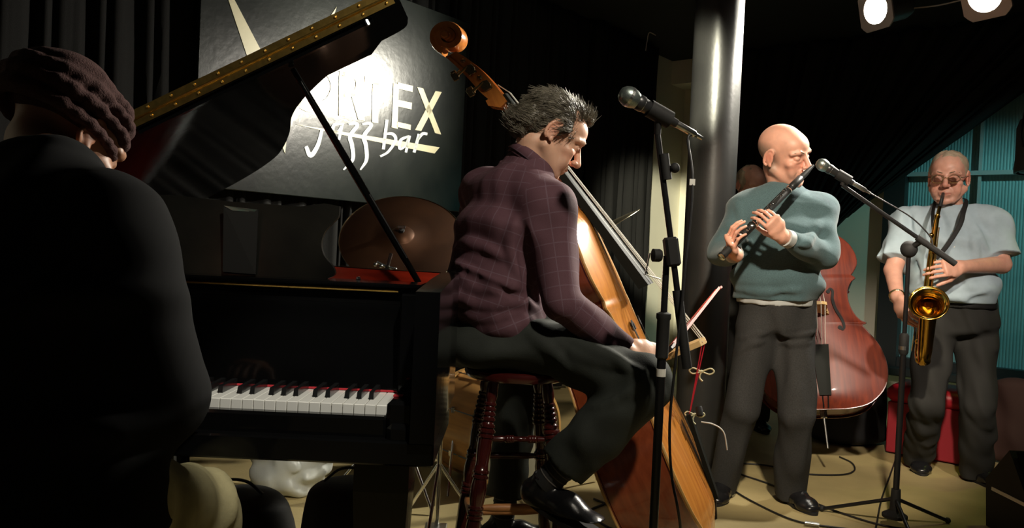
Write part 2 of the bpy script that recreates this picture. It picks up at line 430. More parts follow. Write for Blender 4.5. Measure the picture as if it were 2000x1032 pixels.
# ------------------------------------------------------------------ grand piano
PX, PY = -.863, 1.6
piano = thing('grand_piano', 'black lacquered grand piano with propped lid and brass lid hinge', 'piano', (PX, PY, 0))
def G(x, y, z): return V3(PX+x, PY+y, z)
HW = .722
OUT = [(HW, .0), (HW, .3), (HW, .56), (.70, .625), (.60, .645), (.474, .69), (.35, .80), (.262, .93), (.20, 1.1), (.13, 1.25), (.055, 1.355), (-.074, 1.43), (-.25, 1.47), (-.45, 1.475), (-.62, 1.44), (-.70, 1.36), (-HW, 1.22), (-HW, .6), (-HW, 0)]
oc = catmull([(*p, 0) for p in OUT[2:17]], 5); oc = [V3(HW, 0, 0), V3(HW, .3, 0)]+oc+[V3(-HW, .6, 0), V3(-HW, 0, 0)]
def inset(path, d):
    out = []
    for i, p in enumerate(path):
        a = path[max(i-1, 0)]; b = path[min(i+1, len(path)-1)]; t = nrm(b-a); out.append(p+V3(-t[1], t[0], 0)*d)
    return out
ic = inset(oc, .05); RZ0, RZ1 = .70, 1.03
mo = MB(); mi = MB()
for i in range(len(oc)-1):
    a, b, c, d = oc[i], oc[i+1], ic[i+1], ic[i]
    g = lambda p, z: G(p[0], p[1], z if z < .9 else z-.022*min(1, max(0, (.34-p[1])/.12)))
    mo.add([g(a, RZ0), g(b, RZ0), g(b, RZ1), g(a, RZ1), g(c, RZ1), g(d, RZ1), g(c, RZ0), g(d, RZ0)], [(0, 1, 2, 3), (3, 2, 4, 5), (1, 0, 7, 6)])
    (mi if d[1] > .30 else mo).add([g(d, RZ0), g(c, RZ0), g(c, RZ1-.002), g(d, RZ1-.002)], [(3, 2, 1, 0)])
for (p, q) in ((oc[0], ic[0]), (oc[-1], ic[-1])):
    mo.add([G(p[0], 0, RZ0), G(q[0], 0, RZ0), G(q[0], 0, RZ1-.022), G(p[0], 0, RZ1-.022)], [(0, 1, 2, 3)])
rim = mo.build('rim', 'black_lacquer', piano, smooth=35)
mi.build('inner_rim', 'mahogany', rim, smooth=35)
# belly: soundboard, iron plate and strings
sb_ = [p for p in ic if p[1] >= .28]
MB().prism([G(p[0], p[1], .86) for p in sb_], V3(0, 0, .012)).build('soundboard', 'mahogany', piano)
plt_ = MB()
for (x, w) in ((-.55, .03), (-.25, .03), (.08, .03), (.4, .03)):
    y1 = max(p[1] for p in ic if abs(p[0]-x) < .12 and p[1] > .5)-.05
    plt_.box(G(x, (.5+y1)/2, .90), (w, y1-.5, .03))
plt_.box(G(0, .45, .89), (1.3, .18, .03)); plt_.build('iron_plate', 'plate_gold', piano)
st = MB()
for k in range(60):
    x = -.6+1.2*k/59; ys = [p[1] for p in ic if abs(p[0]-x) < .1 and p[1] > .45]
    st.tube([G(x, .4, .915), G(x-.05, max(ys)-.07 if ys else .6, .905)], .0009, 4)
st.build('strings', 'steel', piano)['kind'] = 'stuff'
# keybed, key slip, cheek blocks, fallboard
MB().box(G(0, .21, .675), (2*HW-.002, .40, .05), None, .004).build('keybed', 'black_lacquer', piano)
MB().box(G(0, .055, .715), (1.235, .03, .055), None, .006).build('key_slip', 'black_lacquer', piano)
for sx in (-1, 1):
    MB().box(G(sx*.646, .115, .735), (.056, .16, .085), None, .008).build('cheek_block', 'black_lacquer', piano)
    MB().box(G(sx*.646, .035, .71), (.05, .03, .045), None, .01).build('cheek_foot', 'black_lacquer', piano)
    MB().box(G(sx*.644, .27, .84), (.058, .15, .30), None, .004).build('cheek_wall', 'black_lacquer', piano)
    MB().box(G(sx*.634, .09, .7795), (.02, .015, .003)).build('cheek_felt', 'red_felt', piano)
fb = MB()
prof = [(.229, .752), (.232, .80), (.243, .90), (.25, .935), (.246, .948), (.25, .962), (.262, .968), (.28, .962), (.285, .90), (.285, .752)]
fb.prism([G(-.616, y, z) for (y, z) in prof], V3(1.232, 0, 0)); fall = fb.build('fallboard', 'black_lacquer', piano, smooth=40)
MB().box(G(0, .2265, .7630), (1.226, .006, .0035)).build('felt_strip', 'red_felt', piano)
MB().box(G(-.02, .2315, .905), (.055, .002, .012)).build('reflection_patch', 'brass', fall)  # brass patch standing in for an orange reflection on the fallboard
MB().box(G(0, .30, .975), (1.30, .06, .05), None, .006).build('front_rail', 'black_lacquer', piano)
MB().box(G(0, .33, 1.003), (1.31, .16, .012), None, .004).build('music_shelf', 'black_lacquer', piano)
MB().tube([G(-.6, .265, .992), G(.6, .265, .992)], .004, 8).build('rail_bead', 'brass', piano)
# keys: 52 white, 36 black, each its own part
KW = 1.226/52; y0k, y1k = .075, .226
wk = None; bk = None
for i in range(52):
    x = -.613+(i+.5)*KW; pos = G(x, (y0k+y1k)/2, .748)-np.array(piano['_o'])
    if wk is None:
        o = MB().box((0, 0, 0), (KW-.0012, y1k-y0k, .024), None, .0012).build('white_key', 'ivory'); wk = o.data
    else:
        o = bpy.data.objects.new('white_key', wk); COL.objects.link(o)
    o.parent = piano; o.location = tuple(pos)
for i in range(51):
    # key 0 is A; the right end is C
    nme = 'ABCDEFG'[i % 7]
    if nme in 'BE': continue
    off = {'C': -.002, 'D': .002, 'F': -.003, 'G': 0, 'A': .003}[nme]
    pos = G(-.613+(i+1)*KW+off, .179, .766)-np.array(piano['_o'])
    if bk is None:
        o = MB().add([(-.0055, -.047, -.006), (.0055, -.047, -.006), (.0055, .047, -.006), (-.0055, .047, -.006), (-.0048, -.043, .009), (.0048, -.043, .009), (.005, .047, .011), (-.005, .047, .011)],
                     [(0, 3, 2, 1), (4, 5, 6, 7), (0, 1, 5, 4), (1, 2, 6, 5), (2, 3, 7, 6), (3, 0, 4, 7)]).build('black_key', 'ebony'); bk = o.data
    else:
        o = bpy.data.objects.new('black_key', bk); COL.objects.link(o)
    o.parent = piano; o.location = tuple(pos)
# music desk with ogee sides
xr = .418
side = catmull([(xr-.01, 1.008, 0), (xr+.012, 1.02, 0), (xr+.006, 1.04, 0), (xr-.018, 1.065, 0), (xr-.028, 1.095, 0), (xr-.022, 1.125, 0), (xr-.002, 1.15, 0), (xr+.008, 1.165, 0), (xr+.008, 1.19, 0)], 4)
topc = [(xr+.008, 1.19), (xr-.03, 1.196), (xr-.09, 1.185), (.15, 1.19), (0, 1.20)]
rp = [(p[0], p[1]) for p in side]+topc
poly = rp+[(-x, z) for (x, z) in rp[::-1][1:]]
lean = .25
MB().prism([G(x, .345+(z-1.005)*lean, z) for (x, z) in poly], V3(0, .016, 0)).build('music_desk', 'black_worn', piano)
# lid: hinge on the left, propped up; front flap folded back on top
LA = math.radians(28.0)
def Lp(x, y, h=0.0):
    """lid coordinates: x across from hinge, y depth, h above the lid underside"""
    return G(-HW+x*math.cos(LA)-h*math.sin(LA), y, 1.035+x*math.sin(LA)+h*math.cos(LA))
lo = [p for p in oc if p[1] >= .42]; lo = [V3(HW, .42, 0)]+lo+[V3(-HW, .42, 0)]
lidm = MB().prism([Lp(p[0]+HW, p[1], 0) for p in lo], Lp(0, 0, .022)-Lp(0, 0, 0))
lid = lidm.build('lid', 'black_lacquer', piano, smooth=30)
ff = [(.02, .425), (1.43, .425), (1.425, .60), (1.30, .80), (.02, .80)]
MB().prism([Lp(x, y, .026) for (x, y) in ff], Lp(0, 0, .020)-Lp(0, 0, 0)).build('front_flap', 'black_lacquer', lid)
for h0 in (.003, .027):
    hb = MB(); hb.prism([Lp(.01, .417, h0), Lp(1.43, .417, h0), Lp(1.43, .417, h0+.018), Lp(.01, .417, h0+.018)], V3(0, .002, 0))
    nk = 22
    for k in range(nk):
        x = .03+1.38*k/(nk-1); hb.sphere(Lp(x, .4165, h0+.009), .0042, 8, 5)
    hb.build('piano_hinge', 'brass', lid)
MB().tube([Lp(.01, .414, .0235), Lp(1.43, .414, .0235)], .0035, 8).build('hinge_pin', 'brass', lid)
MB().prism([Lp(.7, .43, -.012), Lp(1.36, .43, -.012), Lp(1.36, .43, -.001), Lp(.7, .43, -.001)], V3(0, .014, 0)).build('lid_batten', 'black_lacquer', lid)
MB().tube([Lp(1.345, .425, -.016), Lp(1.345, .425, -.002)], .006, 8).build('lid_bumper', 'chrome', lid)
pb, pt = P(818, 553, 2.16), P(572, 135, 2.105)
prop = MB().tube([pb, pb*.5+pt*.5, pt], [.0085, .0105, .008], 12).build('prop_stick', 'black_lacquer', piano, smooth=60)
MB().tube([pb+(pt-pb)*.12+V3(.008, -.006, 0), pb+(pt-pb)*.42+V3(.008, -.006, 0)], .0035, 8).build('short_prop', 'black_metal', prop)
MB().box(pb+V3(0, .0, -.004), (.05, .03, .012), None, .003).build('prop_socket', 'brass', piano)
for (x, y) in ((700, 545), (655, 553)):
    MB().sphere(P(x, y, 2.0), .006, 8, 6).build('rim_button', 'chrome', piano)
# legs, lyre
for (x, y) in ((.60, .18), (-.60, .18), (-.35, 1.25)):
    c = G(x, y, 0)
    lg = MB().add(*(lambda a, b: ([c+V3(sx*h, sy*h, z) for (h, z) in ((a, .65), (a, .56), (b, .10), (b, .06)) for (sx, sy) in ((-1, -1), (1, -1), (1, 1), (-1, 1))],
        [(3, 2, 1, 0), (12, 13, 14, 15)]+[(i*4+k, i*4+(k+1) % 4, i*4+4+(k+1) % 4, i*4+4+k) for i in range(3) for k in range(4)]))(.06, .04))
    l_ = lg.build('leg', 'black_lacquer', piano)
    MB().lathe([(.03, -.012), (.03, .012)], c+V3(0, 0, .032), V3(1, 0, 0), 16).build('caster', 'brass', l_)
ly = MB()
for sx in (-.07, .07): ly.tube([G(sx, .35, .66), G(sx*1.4, .35, .14)], .016, 8)
ly.box(G(0, .34, .12), (.30, .12, .05), None, .01); lyre = ly.build('pedal_lyre', 'black_lacquer', piano)
for sx in (-.07, 0, .07): MB().box(G(sx, .25, .085), (.022, .12, .012), None, .004).build('pedal', 'brass', lyre)
# small shiny booklet on the desk
bk_ = thing('booklet', 'small shiny foil booklet standing on the piano music desk', 'booklet', G(-.075, .33, 1.012))
MT['foil'] = mat('foil_holographic', (.85, .85, .75), .2, metal=.9, base2=(.5, .9, .75), nscale=160)
q = [P(438, 402, 1.965), P(505, 410, 1.97), P(500, 536, 1.945), P(436, 531, 1.945)]
MB().prism(q, V3(0, -.004, 0)).build('cover', 'black_matte', bk_)
MB().prism([q[0]+V3(0, -.0045, 0), q[1]+V3(0, -.0045, 0), q[1]+V3(-.01, -.0045, -.006), q[0]+V3(.022, -.0045, -.011)], V3(0, -.001, 0)).build('foil_edge', 'foil', bk_)
# ------------------------------------------------------------------ bar stool
SC = P(1010, 716, 2.48); SZ = float(SC[2])
stool = thing('bar_stool', 'dark cherry wooden bar stool with turned legs and worn lower rungs', 'stool', (SC[0], SC[1], 0))
c0 = V3(SC[0], SC[1], 0)
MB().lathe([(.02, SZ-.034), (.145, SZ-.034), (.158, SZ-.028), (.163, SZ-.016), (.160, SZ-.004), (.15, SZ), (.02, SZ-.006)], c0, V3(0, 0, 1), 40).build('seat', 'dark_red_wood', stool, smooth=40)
ang0 = math.radians(8); legs = []
for k in range(4):
    a = ang0+math.pi/4+k*math.pi/2
    tp = c0+V3(.115*math.cos(a), .115*math.sin(a), SZ-.03); bt = c0+V3(.225*math.cos(a), .225*math.sin(a), 0)
    L = np.linalg.norm(tp-bt); ax = (tp-bt)/L
    pr = [(.014, 0), (.017, .02)]
    def ring_(h, r=.0205, w=.006): return [(r-.004, h-w), (r, h-w*.5), (r, h+w*.5), (r-.004, h+w)]
    pr += [(.018, .10)]+ring_(.115)+ring_(.13)+ring_(.145)+[(.020, .17), (.0225, .28)]+ring_(.31, .024)+ring_(.325, .024)+ring_(.34, .024)+[(.0235, .37), (.024, .40)]+ring_(.43, .0245)+ring_(.445, .0245)+[(.019, .47), (.022, .51)]
    pr += ring_(.55, .025)+ring_(.565, .026)+ring_(.58, .023)+ring_(.60, .021)+ring_(.615, .020)+ring_(.63, .019)+ring_(.645, .018)+[(.018, .67), (.016, L)]
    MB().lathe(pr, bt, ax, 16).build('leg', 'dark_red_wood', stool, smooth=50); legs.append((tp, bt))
def rung(i, j, z, m, r=.011, deco=False):
    def at(k): t, b = legs[k]; return b+(t-b)*(z/(SZ-.03))
    a, b = at(i), at(j); L = np.linalg.norm(b-a)
    pr = [(.007, .01), (r*.8, .03), (r, L*.25)]
    if deco:
        for q in (.32, .36, .40, .66, .70, .74): pr += [(r*.8, L*q-.006), (r*1.15, L*q-.003), (r*1.15, L*q+.003), (r*.8, L*q+.006)]
    pr += [(r, L*.75+.006), (r*.8, L-.03), (.007, L-.01)]
    return MB().lathe(pr, a, b-a, 12).build('rung', m, stool, smooth=50)
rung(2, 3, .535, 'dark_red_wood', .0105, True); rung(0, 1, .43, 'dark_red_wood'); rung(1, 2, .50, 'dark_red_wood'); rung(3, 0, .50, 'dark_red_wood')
rung(2, 3, .335, 'worn_wood', .0125); rung(1, 2, .29, 'worn_wood', .0125); rung(3, 0, .29, 'worn_wood', .0125); rung(0, 1, .24, 'worn_wood', .0125)
# ------------------------------------------------------------------ double basses
def wood_mat(name, c1, c2, sc=1.0):
    m = mat(name, c1, .24, coat=.6, base2=c2, nscale=7*sc, stretch=(9, .7, 9))
    return m
MT['spruce'] = wood_mat('bass_top_varnish', (.66, .26, .045), (.47, .165, .028))
MT['rib_wood'] = wood_mat('bass_rib_varnish', (.25, .055, .018), (.17, .035, .012))
MT['neck_wood'] = wood_mat('bass_neck_varnish', (.60, .225, .045), (.45, .14, .03))
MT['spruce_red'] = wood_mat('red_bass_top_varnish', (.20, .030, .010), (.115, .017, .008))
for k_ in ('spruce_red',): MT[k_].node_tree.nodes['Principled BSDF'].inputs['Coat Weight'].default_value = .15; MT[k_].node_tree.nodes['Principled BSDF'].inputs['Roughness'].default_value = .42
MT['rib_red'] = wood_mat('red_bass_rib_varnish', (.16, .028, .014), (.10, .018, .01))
MT['edge_gold'] = mat('bass_edge_binding', (.62, .36, .12), .3)
MT['maple'] = mat('bridge_maple', (.72, .50, .22), .5, noise=.2, nscale=12)
MT['fingerboard'] = mat('ebony_board', (.011, .013, .011), .55, spec=.1)
MT['red_string'] = mat('red_gut_string', (.55, .02, .05), .4)
MT['string'] = mat('gut_string_pale', (.75, .74, .68), .3)
HALF = [(0, 0), (.13, .004), (.235, .035), (.315, .12), (.338, .23), (.315, .345), (.262, .435), (.240, .47), (.262, .482), (.236, .497), (.205, .54), (.185, .61), (.19, .68), (.215, .73), (.240, .752), (.222, .772), (.235, .79), (.262, .84), (.262, .90), (.235, .97), (.18, 1.03), (.11, 1.08), (.055, 1.115), (.03, 1.12)]
def bass_outline():
    r = catmull([(x, y, 0) for (x, y) in HALF], 4)
    r = [p for p in r]
    return r+[V3(-p[0], p[1], 0) for p in r[::-1][:-1]]
def make_bass(name, label, matrix, top='spruce', rib='rib_wood', neck='neck_wood', fh='black_matte', red=False, pin=.20, edge='edge_gold'):
    T = thing(name, label, 'double bass', matrix=matrix)
    ol = bass_outline(); N = len(ol); DZ = .20
    cx = lambda y: 0.0
    def shell(z0, sgn, arch, over):
        mb = MB(); K = 9; rows = []
        cen = [V3(p[0]*0, min(max(p[1], .10), 1.02), 0) for p in ol]
        for k in range(K+1):
            t = k/K; row = []
            for p, c in zip(ol, cen):
                o = p+nrm(p-V3(0, .55, 0))*over
                q = c+(o-c)*t
                row.append(V3(q[0], q[1], z0+sgn*(arch*(1-t**2.2)**1.2+(.010 if k < K else .010))))
            rows.append(row)
        low = [V3(p[0], p[1], z0) for p in rows[-1]]
        rows.append(low)
        for i in range(len(rows)): rows[i] = rows[i]+[rows[i][0]]
        mb.grid(rows); return mb
    tp = shell(DZ, 1, .035, .009).build('top_plate', top, T, smooth=60)
    shell(0, -1, .012, .009).build('back_plate', rib, T, smooth=60)
    mb = MB(); rows = [[V3(p[0], p[1], z) for p in ol]+[V3(ol[0][0], ol[0][1], z)] for z in (0, DZ)]
    mb.grid(rows); mb.build('ribs', rib, T, smooth=50)
    pl = [p+nrm(p-V3(0, .55, 0))*.0085+V3(0, 0, DZ+.007) for p in ol]
    MB().tube(pl, .0042, 6, closed=True).build('edge_binding', edge, tp, smooth=60)
    pl = [p+nrm(p-V3(0, .55, 0))*.0085+V3(0, 0, -.007) for p in ol]
    MB().tube(pl, .0042, 6, closed=True).build('edge_binding', edge, tp, smooth=60)
    def topz(x, y):   # arching height lookup
        d = abs(x)/.30; return DZ+.010+.035*max(0, (1-min(d, 1)**2.2))**1.2
    for sx in (-1, 1):
        fpts = catmull([(.085, .665, 0), (.098, .685, 0), (.112, .67, 0), (.105, .62, 0), (.115, .56, 0), (.14, .50, 0), (.148, .455, 0), (.136, .437, 0), (.122, .452, 0)], 6)
        ws = [.010+.006*math.sin(math.pi*i/(len(fpts)-1)) for i in range(len(fpts))]
        mb = MB(); L = []; R_ = []
        for i, p in enumerate(fpts):
            t = nrm(fpts[min(i+1, len(fpts)-1)]-fpts[max(i-1, 0)]); nn = V3(-t[1], t[0], 0)
            for sgn, A in ((1, L), (-1, R_)):
                q = p+nn*sgn*ws[i]*.5; A.append(V3(sx*q[0], q[1], topz(q[0], q[1])+.0015))
        mb.grid([L, R_])
        for e in (fpts[1], fpts[-2]): mb.lathe([(.011, 0), (.011, .002)], V3(sx*e[0], e[1], topz(e[0], e[1])), V3(0, 0, 1), 14)
        mb.build('f_hole', fh, tp, solid=.002)
    # neck and heel, fingerboard
    TL = .165
    def tilt(mb):
        mb.v = [(x, y, z-max(0, y-1.10)*TL) for (x, y, z) in mb.v]; return mb
    zn = DZ+.012
    mb = MB(); rows = []
    for (y, w, dz) in ((1.06, .028, .10), (1.11, .027, .085), (1.15, .025, .05), (1.2, .0235, .036), (1.35, .0215, .032), (1.50, .020, .029), (1.56, .021, .03)):
        zt = zn+.018+(y-1.12)*(-.02)
        rows.append([V3(w*math.cos(a), y, zt-dz*math.sin(a)) for a in np.linspace(0, math.pi, 9)]+[V3(w, y, zt)])
    mb.grid(rows); nk_ = tilt(mb).build('neck', neck, T, smooth=60)
    mb = MB(); rows = []
    for i in range(9):
        t = i/8; y = .77+(1.56-.77)*t; w = .043-.022*t; z = .333-.177*t; arc = .014-.008*t
        rows.append([V3(w*c, y, z+arc*(1-c*c)) for c in np.linspace(-1, 1, 9)]+[V3(-w, y, z-.034+.018*t), V3(w, y, z-.034+.018*t)][::-1]+[V3(-w, y, z)])
    mb.grid(rows); mb.add(rows[0][:-1], [tuple(range(11))]); mb.add(rows[-1][:-1], [tuple(range(11))])
    mb.build('fingerboard', 'fingerboard', T, smooth=50)
    # peg box and scroll (side profile swept across the width)
    box_side = [(1.555, .0, .046), (1.60, -.003, .056), (1.66, -.012, .056), (1.72, -.030, .050), (1.77, -.052, .042)]
    zt = zn+.012
    mb = MB(); cl = catmull([(y, z, h) for (y, z, h) in box_side], 5); W = .033
    for sx in (-1, 1):
        rows = [[], [], [], []]
        for (y, z, h) in cl:
            w0 = W*(1-.25*(y-1.555)/.215)
            rows[0].append(V3(sx*w0, y, zt+z)); rows[1].append(V3(sx*w0, y, zt+z-h)); rows[2].append(V3(sx*(w0-.011), y, zt+z-h)); rows[3].append(V3(sx*(w0-.011), y, zt+z))
        mb.grid(rows+[rows[0]])
    rows = [[V3(W-.002, y, zt+z-h+.001) for (y, z, h) in cl], [V3(-W+.002, y, zt+z-h+.001) for (y, z, h) in cl], [V3(-W+.002, y, zt+z-h*.75) for (y, z, h) in cl], [V3(W-.002, y, zt+z-h*.75) for (y, z, h) in cl]]
    mb.grid(rows+[rows[0]])
    # heel block under the nut
    mb.prism([V3(-W, 1.53, zt), V3(-W, 1.565, zt), V3(-W, 1.565, zt-.06), V3(-W, 1.545, zt-.062), V3(-W, 1.52, zt-.03)], V3(2*W, 0, 0))
    pgb = tilt(mb).build('peg_box', neck, T, smooth=40)
    # spiral
    cy, cz = 1.830, zt-.048
    sp = []; wd = []; hh = []
    turns = 2.15; n = 60
    for i in range(n+1):
        t = i/n; a = -math.pi*.72+turns*2*math.pi*t
        r = .056*(1-t)**.85+.010
        sp.append((cy+r*math.cos(a)*1.0, cz+r*math.sin(a))); wd.append(.026+.022*t); hh.append(.015*(1-t)**.5+.008)
    mb = MB(); rows = []
    for i in range(n+1):
        a = np.array(sp[max(i-1, 0)]); b = np.array(sp[min(i+1, n)]); t = (b-a)/np.linalg.norm(b-a); nn = np.array([-t[1], t[0]])
        c = np.array(sp[i]); inn = np.array([cy, cz])-c; inn = inn/np.linalg.norm(inn)
        p0 = c; p1 = c+inn*hh[i]
        rows.append([V3(-wd[i], p0[0], p0[1]), V3(-wd[i]*.6, *(p0-inn*.003)), V3(wd[i]*.6, *(p0-inn*.003)), V3(wd[i], p0[0], p0[1]), V3(wd[i], p1[0], p1[1]), V3(-wd[i], p1[0], p1[1]), V3(-wd[i], p0[0], p0[1])])
    mb.grid(rows); mb.add(rows[0][:-1], [tuple(range(6))])
    mb.lathe([(.017, -.058), (.017, .058)], V3(0, cy, cz), V3(1, 0, 0), 20)
    mb.lathe([(.010, -.062), (.012, -.06), (.012, .06), (.010, .062)], V3(0, cy, cz), V3(1, 0, 0), 16)
    c0_ = np.array(cl[-1]); a0 = np.array(sp[0])
    tilt(mb).build('scroll', neck, T, smooth=40)
    # tuning machines
    MT.setdefault('bronze', mat('machine_bronze', (.30, .24, .13), .3, metal=1))
    for k, (y, z) in enumerate(((1.61, -.03), (1.645, -.038), (1.685, -.045), (1.725, -.055))):
        sx = -1 if k % 2 == 0 else 1
        for s2 in ((sx,)):
            pm = MB(); o = V3(s2*W, y, zt+z)
            pm.box(o+V3(s2*.002, 0, 0), (.004, .036, .030), None, .003)
            pm.lathe([(.017, .004), (.017, .010), (.008, .010), (.008, .014)], o, V3(s2, 0, 0), 18)
            g = tilt(pm).build('tuning_gear', 'bronze', T, smooth=40)
            kk = MB(); e = o+V3(s2*.012, 0, -.045)
            kk.tube([o+V3(s2*.012, .012, .0), e], .004, 8); kk.box(e+V3(0, 0, -.012), (.006, .030, .022), None, .003)
            tilt(kk).build('tuning_key', 'bronze', g, smooth=40)
            tilt(MB().lathe([(.007, 0), (.009, .004), (.004, .008)], V3(-s2*W, y, zt+z+.006), V3(-s2, 0, 0), 12)).build('shaft_end', 'bronze', T)
    # bridge with feet, cut-outs and crown
    bh = .182; zb0 = DZ+.043; yb = .535
    bp = [(-.075, 0), (-.045, 0), (-.03, .03), (-.012, .045), (.012, .045), (.03, .03), (.045, 0), (.075, 0), (.072, .018), (.05, .045), (.062, .06), (.05, .075), (.052, .10), (.045, .165), (.02, bh), (-.02, bh), (-.045, .165), (-.052, .10), (-.05, .075), (-.062, .06), (-.05, .045), (-.072, .018)]
    MB().prism([V3(x, yb-.009+.0*z, zb0+z-.002) for (x, z) in bp], V3(0, .018, 0)).build('bridge', 'maple', T)
    for k in range(4):
        x0 = (-.034, -.012, .012, .034)[k]; xn = x0*.42
        zc = zb0+bh-.002-.010*(abs(x0) > .02)
        zt_ = zn+.085-.0
        MB().tube([V3(xn, 1.60, zt+.004-.5*TL), V3(xn, 1.56, .170), V3(x0, yb, zc)], .0016, 6).build('string', 'string', T)
        MB().tube([V3(x0, yb, zc), V3(x0*.8, .33, DZ+.075)], .002, 6).build('afterlength', 'red_string' if red else 'string', T)
    mb = MB(); mb.prism([V3(-.045, .34, DZ+.07), V3(.045, .34, DZ+.07), V3(.03, .06, DZ+.04), V3(-.03, .06, DZ+.04)], V3(0, 0, .014)); mb.build('tailpiece', 'fingerboard', T)
    MB().tube([V3(-.015, .07, DZ+.045), V3(-.012, .0, DZ+.02), V3(0, -.012, .12), V3(.012, .0, DZ+.02), V3(.015, .07, DZ+.045)], .004, 6).build('tail_wire', 'black_metal', T)
    MB().lathe([(.006, -pin), (.006, -.03), (.018, -.03), (.02, .0)], V3(0, 0, .10), V3(0, 1, 0), 12).build('endpin', 'steel', T)
    return T
def frame_matrix(o, yax, zguess):
    y = nrm(yax); z = np.asarray(zguess, float); z = nrm(z-np.dot(z, y)*y); x = np.cross(y, z)
    return Matrix(((x[0], y[0], z[0], o[0]), (x[1], y[1], z[1], o[1]), (x[2], y[2], z[2], o[2]), (0, 0, 0, 1)))
bassM = frame_matrix(V3(.5357, 2.76, .1144), V3(-.43915, .10881, .8918), V3(.86147, -.23074, .45236)) @ Matrix.Scale(1.06, 4)
bass = make_bass('double_bass', 'orange varnished double bass leaning on the seated player', bassM, red=True, pin=.175)
def BL(x, y, z): return np.array(bassM @ Vector((x, y, z)))
B2 = P(1604, 814, 4.30); B3 = P(1540, 300, 4.97)
bass2M = frame_matrix(B2, B3-B2, V3(-.22, -.97, 0.05)) @ Matrix.Scale(.945, 4)
bass2 = make_bass('double_bass', 'dark red double bass standing behind the clarinet player', bass2M, 'spruce_red', 'rib_red', 'rib_red', edge='rib_red')
